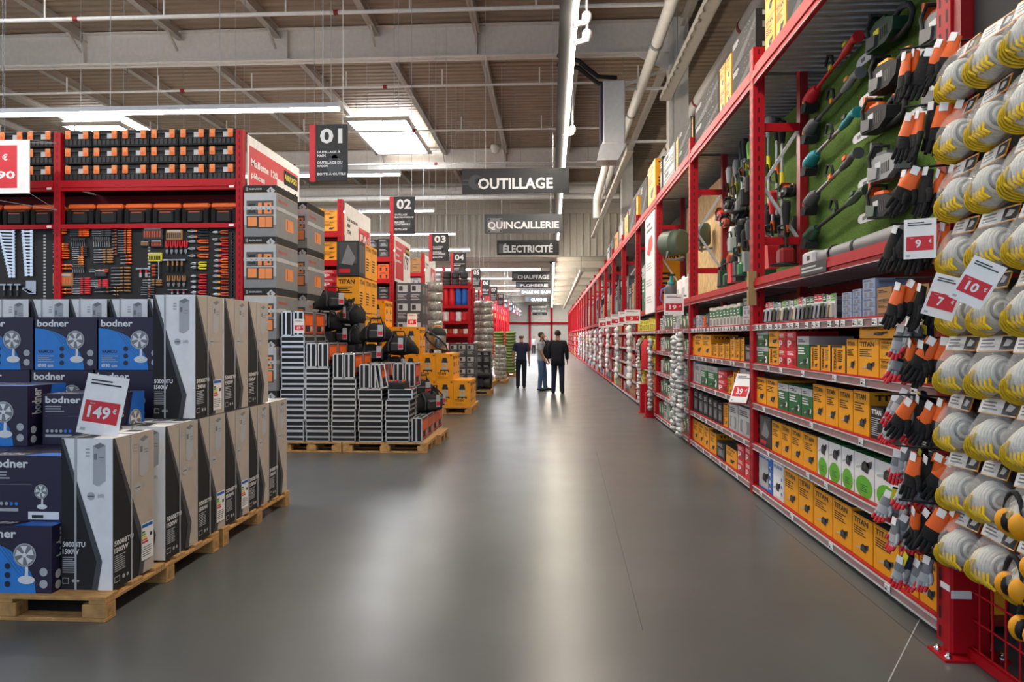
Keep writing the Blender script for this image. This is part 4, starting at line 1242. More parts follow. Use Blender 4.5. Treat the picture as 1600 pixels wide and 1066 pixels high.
# banners on the rack ends
def banner(y0, y1, z0, z1, bigtxt, lines, red, label):
    x = XE + .062
    t = thing('end_banner', label, 'sign', (x, y0, z0), group='rack end banners')
    m = MB(); w_, h = y1 - y0, z1 - z0
    m.box(0, .015, 0, w_, 0, h, 'paper'); f = m.face((.015, 0, 0), (0, w_, 0), (0, 0, h))
    if red:
        f.rect(.02, .06, .97, .9, 'print_red', 0).rect(.52, .0, .97, .72, 'paper', 1).text(bigtxt, .56, .34, .84, .66, 'soft_black', 2).text('€', .87, .55, .93, .66, 'soft_black', 2).rect(.66, .70, .96, .87, 'soft_black', 2).text('ARRIVAGES', .68, .76, .94, .83, 'bright_yellow', 3)
        for k, s in enumerate(lines): f.text(s, .05, .70 - .14 * k, .05 + .04 * len(s), .78 - .14 * k, 'white', 1)
    else:
        f.rect(.5, .06, .97, .72, 'print_red', 0).text(bigtxt, .54, .16, .84, .62, 'white', 1).text('€', .86, .5, .93, .62, 'white', 1)
        for k, s in enumerate(lines): f.text(s, .06, .72 - .11 * k, .06 + .03 * len(s), .79 - .11 * k, 'soft_black', 1)
    m.build('panel', t)


banner(9.79, 11.83, zr(3.05), zr(4.36), '69', ['Mallette 120', 'pièces', 'MAGNUSSON'], True, 'red and white price banner reading 69 on the end of the tool rack')
XE1, XE = XE, -4.15
banner(13.8, 15.75, 3.1, 4.3, '59', ['Scie sauteuse', '400W', 'TITAN'], False, 'white price banner with red 59 on the second rack end')
banner(18.3, 20.3, 3.1, 4.3, '179', ['Nettoyeur', 'haute', 'pression'], True, 'red price banner reading 179 on the third rack end')
banner(22.8, 24.8, 3.2, 4.3, '49', ['Perceuse', '18V'], False, 'small white price banner on the fourth rack end')
# hanging placard near the frame edge
p0, p1 = at(-60, 220, Y=9.08), at(46, 302, Y=9.08)
t = thing('hanging_placard', 'white hanging placard with a red price field, cropped by the frame edge', 'sign', (p0.x, 9.08, p1.z))
w_, h = p1.x - p0.x, p0.z - p1.z
m = MB(); m.box(0, w_, 0, .012, 0, h, 'paper'); f = m.face((0, 0, 0), (w_, 0, 0), (0, 0, h)); f.rect(.06, .1, .82, .9, 'print_red', 0).text('€', .60, .62, .68, .74, 'white', 1).text('129,90', .1, .25, .79, .42, 'white', 1); m.build('panel', t)
for x, z in ((w_, h), (w_, 0), (0, h), (0, 0)):
    m = MB(); q = XE1 - BW - p0.x
    m.tube([(x, .006, z), (q if x else q - .0, .61, z + (.12 if z else -.12))], .004, 'lgrey', 5); m.build('tie', t)
# ------------------------------------------------------------------ grey printed equipment boxes beside the tool rack
def make_equip(label):
    t = thing('equipment_box', label, 'box')
    w_, d, h = .46, .84, .718
    m = MB(); m.box(-w_ / 2, w_ / 2, 0, d, 0, h, 'lgrey'); f, s, tp, sl = faces(m, w_, d, h)
    for q in (f, s):
        q.rect(0, .86, 1, 1, 'soft_black').rect(0, .845, 1, .86, 'tan', 1)
    f.rect(0, .0, 1, .22, 'grey', 0).rect(.08, .42, .92, .70, 'dgrey', 1).rect(.14, .46, .36, .64, 'black', 2).circ(.25, .55, .06, 'grey', 3).rect(.44, .44, .86, .66, 'peach', 2).rect(.56, .44, .62, .66, 'black', 3).rect(.74, .48, .8, .62, 'black', 3)
    f.rect(.08, .16, .92, .40, 'char', 1).rect(.12, .2, .40, .38, 'peach', 2).rect(.46, .18, .88, .38, 'peach', 2).rect(.66, .18, .67, .38, 'char', 3)
    f.text('MAGNUSSON', .16, .91, .55, .945, 'lgrey').rect(.06, .89, .08, .96, 'lgrey', 1).rect(.10, .89, .12, .96, 'lgrey', 1)
    f.poly([(.70, .89), (.84, .97), (.98, .89), (.84, .81)], 'lgrey', 2).text('5', .79, .86, .86, .92, 'black', 3)
    s.rect(0, .0, 1, .84, 'grey', 0).rect(.42, .18, .78, .42, 'peach', 1).rect(.5, .2, .52, .4, 'dgrey', 2).text('Matériel', .1, .68, .5, .76, 'rust', 1).lines(.1, .5, .6, .62, 2, 'lgrey')
    m.build('carton_body', t)
    m = MB(); z = h * .52
    m.box(-w_ / 2 - .003, w_ / 2 + .003, -.006, -.004, z, z + .05, 'lgrey'); m.box(w_ / 2 + .004, w_ / 2 + .006, -.004, d, z, z + .05, 'lgrey')
    for k in range(6): m.box(-w_ / 2 + .03 + k * .07, -w_ / 2 + .05 + k * .07, -.008, -.006, z + .015, z + .03, 'grey')
    m.build('banding', t)
    return t


EQ = Proto(make_equip)
xq = -4.062
PAL_E = make_pallet(.86, .45)
PAL_E((-4.28, 9.64, 0), 0, 'pallet hidden under the grey equipment box tower', 'pallets of the tool displays'); PAL_E((-4.28, 10.9, 0), 0, 'pallet under the rear grey equipment box stack', 'pallets of the tool displays')
for r_ in range(2):
    for k in range(5):
        EQ((xq - random.uniform(0, .006), 9.66 + 1.26 * r_ + (.0 if k % 2 else .01), .147 + .722 * k), random.uniform(-.004, .004), 'grey printed equipment box beside the tool rack, %s from the floor in the %s stack' % (ORD[k], ['front', 'rear'][r_]), 'grey equipment boxes')

# ------------------------------------------------------------------ aluminium tool cases
CW_, CD_, CH_ = .345, .45, .148


def case_body(m):
    w_, d, h = CW_ / 2, CD_ / 2, CH_ / 2
    m.box(-w_ + .006, w_ - .006, -d + .006, d - .006, -h + .006, h - .006, 'soft_black')


def case_frame(m):
    w_, d, h = CW_ / 2 - .008, CD_ / 2 - .008, CH_ / 2 - .008
    for a in (-1, 1):
        for b in (-1, 1):
            m.bar((-w_, a * d, b * h), (w_, a * d, b * h), .0155, .0155, 'alu'); m.bar((a * w_, -d, b * h), (a * w_, d, b * h), .0155, .0155, 'alu'); m.bar((a * w_, b * d, -h), (a * w_, b * d, h), .0155, .0155, 'alu')
    for a in (-1, 1):
        m.box(-w_, w_, a * d - .009, a * d + .009, -.02, .004, 'alu'); m.box(a * w_ - .009, a * w_ + .009, -d, d, -.02, .004, 'alu')
    for a in (-1, 1):
        for b in (-1, 1):
            for c in (-1, 1): m.cbox(a * w_ - .012, a * w_ + .0078, b * d - .012, b * d + .0078, c * h - .0078, c * h + .0078, 'chrome', .004)


def make_case(label, sleeve=True):
    t = thing('tool_case', label, 'tool case')
    m = MB(); case_body(m); m.build('case_shell', t)
    m = MB(); case_frame(m); m.build('edge_frame', t, label='silver aluminium edge frame')
    if sleeve:
        m = MB(); f = m.face((-CW_ / 2 + .03, -CD_ / 2 + .03, CH_ / 2 - .003), (CW_ - .06, 0, 0), (0, CD_ - .06, 0))
        f.rect(0, 0, 1, 1, 'rust').rect(.1, .1, .55, .9, 'orange', 1).rect(.6, .15, .9, .6, 'soft_black', 1); f.lines(.62, .65, .9, .9, 3, 'white', 2); m.build('printed_sleeve', t, label='orange printed sleeve')
    m = MB(); m.tube([(-CW_ / 2, -.06, 0), (-CW_ / 2 - .012, -.055, .0), (-CW_ / 2 - .012, .055, 0), (-CW_ / 2, .06, 0)], .006, 'soft_black', 6); m.build('handle', t)
    return t


CASE = Proto(make_case)
m = MB(); case_body(m); case_frame(m); CASEM = m.mesh('case')
cw = ['first', 'second', 'third', 'fourth', 'fifth', 'sixth']
PAL_C = make_pallet(.8, 1.2)
YC = 9.75
xr = at(668, 690, Y=YC).x
PAL_D = make_pallet(.8, .86)
for k, x in enumerate((xr - 1.2, xr - 2.075)):
    (PAL_C, PAL_D)[k]((x, YC - .02, 0), 0, 'wooden pallet under the silver tool cases, %s' % ['nearest the aisle', 'away from the aisle'][k], 'pallets of the tool displays')
    (PAL_C, PAL_D)[k]((x + (.06 if k == 0 else 0), YC + .80, 0), 0, 'wooden pallet behind the silver tool cases, %s' % ['nearest the aisle', 'away from the aisle'][k], 'pallets of the tool displays')
colx = [at(420 + z / 3.808, 690, Y=YC).x for z in (130, 288, 444, 604, 764)]
colx[0] += .024
ns = [10, 7, 6, 5, 4]
RC = random.Random(4)
for c, (x, n) in enumerate(zip(colx, ns)):
    for k in range(n):
        CASE((x + RC.uniform(-.006, .006), YC + CD_ / 2 + RC.uniform(0, .012), .147 + (CH_ + .001) * (k + .5)), RC.uniform(-.008, .008), 'silver-edged black tool case lying flat, %s up in the %s stack' % (ORD[k], cw[c]), 'flat silver tool cases')
        put(CASEM, 'tool_case', (x, YC + CD_ * 1.5 + .05, .147 + (CH_ + .001) * (k + .5)), 0, None, 'silver-edged tool case behind the front ones, %s up behind the %s stack' % (ORD[k], cw[c]), 'tool case', 'rear silver tool cases')
    top = .147 + (CH_ + .001) * n + CW_ / 2 + .002
    if c < 4:
        for r_ in range(2):
            for s in range(2):
                CASE((x - .085 + .165 * s + RC.uniform(-.004, .004), YC + .01 + CD_ / 2 + (CD_ + .05) * r_, top), 0, 'silver tool case standing upright on the %s stack, %s, %s' % (cw[c], ['front', 'back'][r_], ['wall side', 'aisle side'][s]), 'upright silver tool cases', rot=(0, PI / 2, RC.uniform(-.008, .008)))
    else:
        CASE((x + .03, YC + CD_ / 2 - .0, .146 + CH_ * 4.5 + .009), .06, 'silver tool case lying on top of the fifth stack', 'flat silver tool cases')
        for s in range(2): CASE((x - .06 + .17 * s, YC + .35 + CD_ / 2, .146 + CH_ * 5 + CW_ / 2 + .013), 0, 'silver tool case standing on the fifth stack, %s' % ['wall side', 'aisle side'][s], 'upright silver tool cases', rot=(0, PI / 2, 0))
        t = thing('open_tool_case', 'opened silver tool case with tools, between the fourth and fifth stacks', 'tool case', (x - .22, YC + .2, .146 + CH_ * 5 + .19))
        m = MB(); m.T = Matrix.Rotation(1.4, 4, 'Y'); case_frame(m); m.box(-.165, .165, -.215, .215, -.06, -.05, 'soft_black'); m.build('lid', t)
        m = MB(); m.box(.02, .32, -.21, .21, -.188, -.1, 'soft_black')
        m.build('base_tray', t)
        for j in range(5):
            m = MB(); m.tube([(.06 + .05 * j, -.12 + .02 * j, -.09), (.08 + .05 * j, .12, -.085)], .012, ['orange', 'steel', 'print_red', 'steel', 'orange'][j], 6); m.build('tool', t)
xs = at(420 + 882 / 3.808, 690, Y=YC).x
for k in range(4): CASE((xs + .0, YC + CD_ / 2 + .34 * k * 1.36, .146 + CW_ / 2 + .002), 0, 'silver tool case with orange face standing on the pallet by the aisle, %s' % ORD[k], 'upright silver tool cases', rot=(0, PI / 2, RC.uniform(-.01, .01)))


# black carry bags on dark cartons behind the cases
def make_bag(label):
    t = thing('carry_bag', label, 'bag')
    m = MB()
    vs, fs, n, k_ = [], [], 14, 7
    for i in range(k_ + 1):
        f = i / k_; r = .21 * (math.sin(PI * (f * .9 + .05))) ** .5
        for j in range(n):
            a = 2 * PI * j / n
            vs.append((.30 * (f - .5) * 2 * .95, r * math.cos(a) * .72 + .012 * math.sin(5 * a + 2 * i), r * (.68 * math.sin(a) + .68 + .10 * math.sin(3 * a + i))))
    for i in range(k_):
        for j in range(n): fs.append((i * n + j, i * n + (j + 1) % n, (i + 1) * n + (j + 1) % n, (i + 1) * n + j))
    m.add(vs, fs + [tuple(range(n)), tuple(range(k_ * n, k_ * n + n))], 'fabric_black', True); m.build('bag_body', t)
    for x in (-.14, .14):
        m = MB(); m.tube([(x, -.155, .05), (x, -.16, .18), (x * .8, -.05, .3), (x * .8, .05, .3), (x, .14, .16)], .013, 'char', 6); m.build('strap', t)
    m = MB(); m.tube([(-.1, -.04, .27), (-.08, -.06, .36), (.08, -.06, .36), (.1, -.04, .27)], .012, 'soft_black', 6); m.build('carry_handle', t)
    m = MB(); m.cbox(-.1, .1, -.19, -.12, .05, .19, 'char', .02); m.tube([(-.08, -.195, .17), (.08, -.195, .17)], .004, 'grey', 5); m.build('front_pocket', t)
    m = MB(); m.box(.04, .12, -.2, -.195, .08, .26, 'lgrey'); m.box(.045, .115, -.202, -.2, .1, .16, 'print_red'); m.build('hang_tag', t)
    return t


BAG = Proto(make_bag)
steps = [(-3.55, 1.72), (-3.2, 1.5), (-2.83, 1.22), (-2.45, 1.02), (-2.05, .66)]
for i, (x, zt) in enumerate(steps):
    n = 3 if zt > 1 else 2; h = (zt - .146) / n
    for k in range(n): put(carton(.36, .5, round(h - .006, 2), 'dark'), 'stock_box', (x, YC + 1.0, .147 + k * (round(h - .006, 2) + .002)), 0, None, 'black carton supporting the black bags behind the cases, %s up in the %s column' % (ORD[k], ORD[i]), 'box', 'cartons under the bags')
    BAG((x, YC + 1.26, zt + .002), RC.uniform(-.5, .5), 'black carry bag heaped behind the silver cases, %s from the rack, lower' % ORD[i], 'black carry bags')
    if i < 4: BAG((x + .1, YC + 1.2, zt + .33), RC.uniform(-.9, .9), 'black carry bag heaped behind the silver cases, %s from the rack, upper' % ORD[i], 'black carry bags')
BAG((xs - .02, 10.52, .495), .9, 'black carry bag on the orange-faced cases by the aisle, front', 'black carry bags'); BAG((xs - .02, 11.0, .495), 1.2, 'black carry bag on the orange-faced cases by the aisle, back', 'black carry bags')
t = price_card('price_card', .14, .2, '69', 'small red price card reading 69 on the upright cases of the first stack')
t.location = (colx[0] + .10, YC - .006, .146 + CH_ * 10 + .05); t.rotation_euler = (0, 0, .2)


# ------------------------------------------------------------------ yellow vacuum boxes
YV = 14.75
xv = at(735, 637, Y=YV).x
VW, VH = .362, .565
for c, n in enumerate((1, 2, 2, 3, 3, 4, 4)):
    for k in range(n):
        for d in range(3 if c < 2 else 2):
            put(carton(VW - .006, .36, VH - .004, 'vac'), 'vacuum_box', (xv - VW * (c + .5) - .01 * (k % 2), YV + .37 * d, .147 + VH * k), 0, None, 'yellow vacuum box, %s column from the aisle, %s up, %s row' % (ORD[c], ORD[k], ['front', 'second', 'third'][d]), 'box', 'yellow vacuum boxes')
for k in range(3): PAL_C((xv - 1.2 - 1.215 * k + .02, YV - .03, 0), 0, 'wooden pallet under the yellow vacuum boxes, %s from the aisle' % ORD[k], 'pallets of the tool displays')
for k in range(2): PAL_C((xv - 1.2 - 1.215 * k + .02, YV + .79, 0), 0, 'rear wooden pallet under the yellow vacuum boxes, %s from the aisle' % ORD[k], 'pallets of the tool displays')
put(carton(.52, .5, .64, 'ybig'), 'power_tool_box', (at(553, 510, Y=13.9).x, 13.9, 1.62 + (527 - 517) * 13.9 / 1100), 0, None, 'large yellow box lettered in black on top of the vacuum box pile', 'box')
for c in range(1):
    for k in range(3): put(carton(.5, .5, .52, 'vac'), 'vacuum_box', (at(553, 510, Y=13.9).x + .0 - .52 * c, 13.9, .146 + .524 * k), 0, None, 'wide yellow box beneath the large lettered one, %s up, %s' % (ORD[k], ['aisle side', 'rack side'][c]), 'box', 'yellow vacuum boxes')
make_pallet(.78, .8)((at(553, 510, Y=13.9).x - .18, 13.88, 0), 0, 'pallet under the large yellow boxes by the second rack', 'pallets of the tool displays')
xt = at(551, 430, Y=12.6).x
for d in range(3):
    for k in range(5):
        put(carton(.4, .42, .62, 'photo' if (k % 2 == 0 and d == 0) else 'ybig'), 'equipment_box' if 0 else 'stock_box', (xt, 12.3 + .435 * d, .15 + .64 * k - .0), 0, None, 'tall box tower before the second rack, %s box up, %s stack' % (ORD[k], ['front', 'middle', 'rear'][d]), 'box', 'box tower before the second rack')
PAL_B((xt - .4, 12.28, 0), 0, 'pallet under the box tower before the second rack', 'pallets of the tool displays')


def make_vac(label):
    t = thing('workshop_vacuum', label, 'vacuum cleaner')
    m = MB(); m.lathe((0, 0, 0), [(.15, .08), (.17, .1), (.18, .36), (.17, .38)], 'steel', 18); m.build('drum', t)
    m = MB(); m.lathe((0, 0, 0), [(.18, .38), (.185, .42), (.15, .5), (.08, .54)], 'soft_black', 18); m.tube([(-.08, 0, .53), (-.06, 0, .59), (.06, 0, .59), (.08, 0, .53)], .014, 'yellow', 6); m.build('motor_head', t)
    m = MB(); m.tube([(.0, -.17, .3)] + [(.24 * math.sin(a * .7), -.22 - .02 * math.cos(a), .25 + .2 * math.cos(a * .7 + 2.2)) for a in range(12)], .02, 'black', 8); m.build('hose', t)
    for x, y in ((-.13, -.13), (.13, -.13), (-.13, .13), (.13, .13)):
        m = MB(); m.tube([(x * .7, y * .7, .1), (x, y, .07)], .02, 'black', 6); m.ell((x, y, .035), (.033, .03, .035), 'black', 8, 6); m.build('caster', t)
    return t


make_vac('workshop vacuum with a coiled black hose displayed on the yellow boxes').location = (xv - VW * 2, YV + .2, .146 + VH * 2)
t = price_card('price_card', .22, .3, '89', 'white price card reading 89 on the yellow vacuum pile'); t.location = (at(632, 510, Y=14.5).x, 15.3, .146 + VH * 3); t.rotation_euler = (-.1, 0, 0)

# ------------------------------------------------------------------ more goods along the aisle
def stack(name, lab, px0, px1, pyb, pyt, nx, nz, style, Y, cat='box', nd=2, grp=None, z0=.146, depth=.4):
    a, b = at(px0, pyb, Y=Y).x, at(px1, pyb, Y=Y).x
    top = at(px0, pyt, Y=Y).z
    w_, h = (b - a) / nx, (top - z0) / nz
    for i in range(nx):
        for k in range(nz):
            for d in range(nd):
                put(carton(round(w_ - .008, 3), depth, round(h - .004, 3), style), name, (a + w_ * (i + .5), Y + (depth + .01) * d, z0 + h * k), 0, None, '%s, %s up, %s from the aisle%s' % (lab, ORD[k], ORD[nx - 1 - i], ['', ', second row', ', third row'][d]), cat, grp or lab)


def pal(px, Y, lab, w_=1.2):
    x = at(px, 600, Y=Y).x; (PAL_C if w_ > 1 else PAL_B)((x - w_, Y - .02, 0), 0, lab, 'pallets further along the aisle')


stack('stock_box', 'grey box beyond the vacuum pile', 619, 660, 620, 442, 2, 6, 'vevor', 17.4)
pal(662, 17.4, 'pallet under the grey boxes beyond the vacuum pile')
stack('stock_box', 'dark box by the generator', 702, 742, 612, 537, 3, 4, 'vevor', 18.9); pal(738, 18.9, 'pallet under the dark grey boxes by the generator'); 
stack('stock_box', 'dark box behind the black generator', 743, 766, 612, 549, 2, 3, 'dark', 20.1, nd=1); pal(768, 19.6, 'pallet under the black generator', 1.2)


def generator(x, y, z):
    t = thing('generator', 'black open-frame generator on a pallet beside the aisle', 'generator', (x, y, z))
    for sx in (-.25, .25):
        m = MB(); m.tube([(sx, -.2, .03), (sx, -.2, .46), (sx, .2, .46), (sx, .2, .03)], .016, 'soft_black', 8, True); m.build('frame_loop', t)
    m = MB(); m.cbox(-.22, .05, -.16, .16, .06, .32, 'char', .03); m.build('engine', t)
    m = MB(); m.cbox(-.24, .24, -.19, .19, .33, .46, 'soft_black', .04); m.lathe((0, 0, .46), [(.04, 0), (.04, .03)], 'grey', 10); m.build('fuel_tank', t)
    m = MB(); m.lathe((.05, 0, .2), [(.13, 0), (.14, .02), (.14, .16), (.1, .19)], 'dgrey', 14, (1, 0, 0)); m.build('alternator', t)
    for y_ in (-.2, .2):
        m = MB(); m.box(-.26, .26, y_ - .015, y_ + .015, .015, .045, 'soft_black'); m.build('crossbar', t)
    return t


generator(at(752, 612, Y=19.6).x, 19.62 + .22, .146)


def coil_stack(px0, px1, pyt, Y, n, lab, z0=.146, mat='wrapped'):
    a, b = at(px0, 590, Y=Y).x, at(px1, 590, Y=Y).x; r = (b - a) / 2; top = at(px0, pyt, Y=Y).z; h = (top - z0) / n
    RR = random.Random(n)
    for k in range(n):
        m = MB(); q = r * RR.uniform(.92, 1)
        m.lathe((0, 0, 0), [(q * .5, 0), (q * .9, 0), (q, h * .25), (q, h * .7), (q * .9, h), (q * .5, h), (q * .5, 0)], mat, 18)
        for j in range(5): m.tube([(q * .98 * math.cos(j * 1.25), q * .98 * math.sin(j * 1.25), h * .1), (q * 1.01 * math.cos(j * 1.25), q * 1.01 * math.sin(j * 1.25), h * .9)], .008, 'lgrey', 5)
        m.build('wrapped_coil', None, ((a + b) / 2 + RR.uniform(-.02, .02), Y + r, z0 + h * k), RR.uniform(0, 6), label='%s, %s up' % (lab, ORD[k]), cat='coil', group='wrapped conduit coils')


pal(692, 16.2 + 3.6, 'pallet under the tall grey wrapped coils'); coil_stack(661, 690, 440, 19.9, 11, 'grey plastic-wrapped coil beside the cable rack')
pal(771, 23.2, 'pallet under the tall silver wrapped coils', .8); coil_stack(738, 770, 470, 23.2, 12, 'silver plastic-wrapped coil in the tall stack')
pal(792, 24.5, 'pallet under the low silver wrapped coils', .8); coil_stack(772, 791, 540, 24.6, 8, 'silver plastic-wrapped coil in the low stack beside the aisle')


def sacks():
    Y = 28.8; a, b = at(770, 588, Y=Y).x, at(806, 588, Y=Y).x; w_ = (b - a) / 2; top = at(780, 518, Y=Y).z; n = 14; h = (top - .146) / n
    m = MB(); m.T = None
    vs, fs = [], []
    m.ell((0, 0, 0), (w_ * .495, .33, h * .66), 'sack_green', 14, 8)
    m.v = [(x * (1 if abs(x) < w_ * .35 else 1.0), y, max(-h * .48, min(h * .5, z * 1.2))) for x, y, z in m.v]
    me = m.mesh('sack')
    for k in range(n):
        for i in range(2): put(me, 'sack', (a + w_ * (i + .5), Y + .33, .146 + h * (k + .5)), RC.uniform(-.05, .05), None, 'green plastic sack in the tall stack before the people, %s up, %s' % (ORD[k], ['wall side', 'aisle side'][i]), 'sack', 'stacked green sacks')
    PAL_B((b - .8, Y - .05, 0), 0, 'pallet under the stacked green sacks', 'pallets further along the aisle')


sacks()

# ------------------------------------------------------------------ cable rack end cap, tyres, drums
t = thing('cable_rack', 'red shelving end cap with cable drums beyond the vacuum boxes', 'rack')
yc = 22.0; xa, xb = at(688, 500, Y=yc).x, at(733, 500, Y=yc).x
for x in (xa, xb):
    m = MB(); m.box(x - .04, x + .04, yc, yc + .06, 0, 3.35, 'red'); m.build('post', t)
    m = MB(); m.box(x - .04, x + .04, yc + .7, yc + .76, 0, 3.35, 'red'); m.build('post', t)
zsh = [3.25, 2.62, 2.12, 1.72, 1.2, .7]
for z in zsh:
    m = MB(); m.box(xa, xb, yc - .01, yc + .76, z - .09, z, 'red'); m.build('shelf', t)
m = MB(); m.box(xa, xb, yc + .76, yc + .78, .1, 3.3, 'dark_red'); m.build('back_panel', t)
dn = {}
for j, (z, h, cols) in enumerate(((3.25, .22, ['char'] * 3), (3.475, .22, ['char'] * 3), (2.62, .56, ['print_red', 'print_red', 'blue', 'blue']), (1.72, .16, ['paper', 'rust', 'paper', 'rust', 'paper']), (1.2, .24, ['paper', 'print_red', 'paper', 'paper']), (2.12, .3, ['white', 'print_red', 'white', 'print_red']))):
    n = len(cols)
    for i, c in enumerate(cols):
        r = (xb - xa - .1) / n / 2
        R0 = r; r *= .97
        m = MB(); m.lathe((0, 0, 0), [(r * .8, 0), (r, .02), (r, h * .3), (r * .93, h * .5), (r, h * .7), (r, h - .02), (r * .8, h), (r * .2, h), (r * .2, h - .02)], c, 16)
        nm = 'tyre' if c == 'char' else 'cable_drum'
        m.build(nm, None, (xa + .05 + R0 * (2 * i + 1), yc + .05 + R0, z + .001), label='%s on the red end cap, tier %s, %s from the rack side' % ('dark rubber roll' if c == 'char' else 'cable drum', ['six', 'seven', 'five', 'three', 'two', 'four'][j], ORD[i]), cat='drum', group='drums on the cable rack')

# ------------------------------------------------------------------ further tool racks
RW = random.Random(21)
FILL = [['ybig', 'ybig', 'redp', 'white'], ['dark', 'orange', 'dark', 'dark'], ['brown', 'white', 'brown', 'redp'], ['vevor', 'brown', 'white', 'redp']]
for r_ in range(1, 14):
    y = 9.2 + 4.5 * r_
    t = thing('tool_rack', 'red goods rack facing the entrance, %s row from the front' % ORD[r_], 'rack', (0, y, 0))
    nb = 2 if r_ < 4 else 1
    for k in range(nb + 1): put(post_mesh(-.05, .05, 0, .09, 0, 4.35), 'front_post', (XE - 2.53 * k, 0, 0), 0, t)
    put(post_mesh(-.05, .05, 0, .09, 0, 4.3), 'back_post', (XE, 2.0, 0), 0, t)
    for k in range(nb):
        x1, x0 = XE - .05 - 2.53 * k, XE - 2.48 - 2.53 * k
        for j, z in enumerate((3.72, 3.15, 2.62, 2.0, 1.4, .7, .32)):
            m = MB(); m.box(x0, x1, -.005, .05, z - .12, z, 'red'); m.build('beam', t)
            m = MB(); m.box(x0, x1, .05, .9, z - .03, z - .002, 'char'); m.build('shelf', t)
        m = MB(); m.box(x0, x1, .95, 1.0, .1, 3.75, 'dark_red'); m.build('back_panel', t)
    for j, (z, h) in enumerate(((3.72, .5), (3.15, .42), (2.62, .38), (2.0, .5), (1.4, .5))):
        if r_ > 5 and j > 1: break
        x = XE - .07; st = FILL[min(r_ - 1, 3)][j % 4]; wd = .3 if r_ < 4 else .5; k = 0
        while x - wd > XE - (1.3 if r_ < 4 else 1.1):
            hh = round(h * RW.uniform(.8, 1) / 2, 2)
            for q in range(2):
                put(carton(wd - .01, .5, hh, st), 'stock_box', (x - wd / 2, y + .06, z + .001 + q * (hh + .002)), 0, None, 'rack box, %s row, %s shelf from the top, %s from the end, %s' % (ORD[r_], ORD[j], ORD[k], ['lower', 'upper'][q]), 'box', 'boxes on the %s tool rack' % ORD[r_])
            x -= wd; k += 1


# ------------------------------------------------------------------ hanging signs
def hang_sign(name, label, px0, px1, py0, py1, Y, bg, draw, cat='sign', grp=None, strip=False, zc=ZC):
    a, b = at(px0, py1, Y=Y), at(px1, py0, Y=Y)
    w_, h = b.x - a.x, b.z - a.z
    t = thing(name, label, cat, (a.x, Y, a.z), group=grp)
    m = MB(); m.box(0, w_, 0, .025, 0, h, bg); f = m.face((0, 0, 0), (w_, 0, 0), (0, 0, h)); draw(f); m.build('panel', t)
    if strip:
        m = MB(); m.box(-w_ * .19, 0, -.003, .03, -.01 * h, h * 1.0, 'print_red'); m.box(-w_ * .19, 0, -.12, .15, h * .2, h * .21, 'print_red') if 0 else None; m.build('red_edge', t, label='red edge strip')
    for x in (w_ * .22, w_ * .85):
        m = MB(); m.tube([(x, .012, h), (x, .012, zc - .01 - a.z)], .006, 'lgrey', 5); m.build('hanging_wire', t)
    return t


NUMS = [('01', 493, 543, 194, 283, 9.6), ('02', 615, 648, 307, 366, 14.1), ('03', 675, 701, 365, 408, 18.7), ('04', 708, 728, 395, 431, 23.2), ('05', 738, 751, 420, 448, 27.8), ('06', 753, 765, 437, 462, 32.3), ('07', 766, 777, 449, 470, 36.8), ('08', 778, 787, 459, 477, 41.5),
        ('09', 787.5, 794, 467, 482, 46), ('10', 795, 801, 472, 487, 50.5), ('11', 801, 806, 477, 490, 55), ('12', 806.5, 810.5, 481, 493, 59.6), ('13', 811, 815, 484, 495, 64)]
SUB = [['OUTILLAGE À', 'MAIN', 'OUTILLAGE DU', 'MAÇON', 'BOITE À OUTILS'], ['OUTILLAGE', 'ÉLECTROPORTATIF', 'MACHINE', 'CONSOMMABLE', 'OUTILLAGE'], ['CLOUTERIE', 'VISSERIE', 'CHEVILLE', 'BOULONNERIE', 'ROULETTES'], ['QUINCAILLERIE', 'SERRURES', 'CHAINE', 'CABLES', 'CADENAS']]
for i, (n, a, b, c, d, Y) in enumerate(NUMS):
    def dr(f, n=n, i=i):
        f.text(n, .14, .66, .84, .93, 'white')
        f.circ(.6, .27, .26, 'dgrey', 0).circ(.6, .40, .1, 'char', 1).rect(.5, .4, .7, .56, 'char', 1)
        if i < 4:
            for k, s in enumerate(SUB[i]): f.text(s, .05, (.49, .425, .30, .235, .10)[k], min(.95, .05 + .066 * len(s)), (.54, .475, .35, .285, .155)[k], 'white', 2)
        else: f.lines(.08, .1, .9, .5, 5, 'lgrey')
    hang_sign('aisle_number_sign', 'dark hanging aisle sign numbered %s with a red edge, %s along the aisle' % (n, ORD[i]), a, b, c, d, Y, 'char', dr, grp='aisle number signs', strip=True, zc=ZC if Y < YW else 6.25)


def icon(f, k):
    if k == 0: f.circ(.13, .46, .075, 'dgrey', 0).circ(.15, .5, .03, 'char', 1).rect(.15, .38, .22, .62, 'char', 1).rect(0, .36, .09, .56, 'dgrey', 1).rect(0, .4, .06, .52, 'char', 2)
    elif k == 1:
        f.rect(.04, .05, .23, .8, 'grey', 0)
        for x, y in ((.06, .12), (.21, .12), (.06, .72), (.21, .72)): f.circ(x, y, .012, 'char', 1, 8)
        f.circ(.13, .5, .03, 'dgrey', 1)
    else: f.rect(.03, .15, .16, .75, 'dgrey', 0)


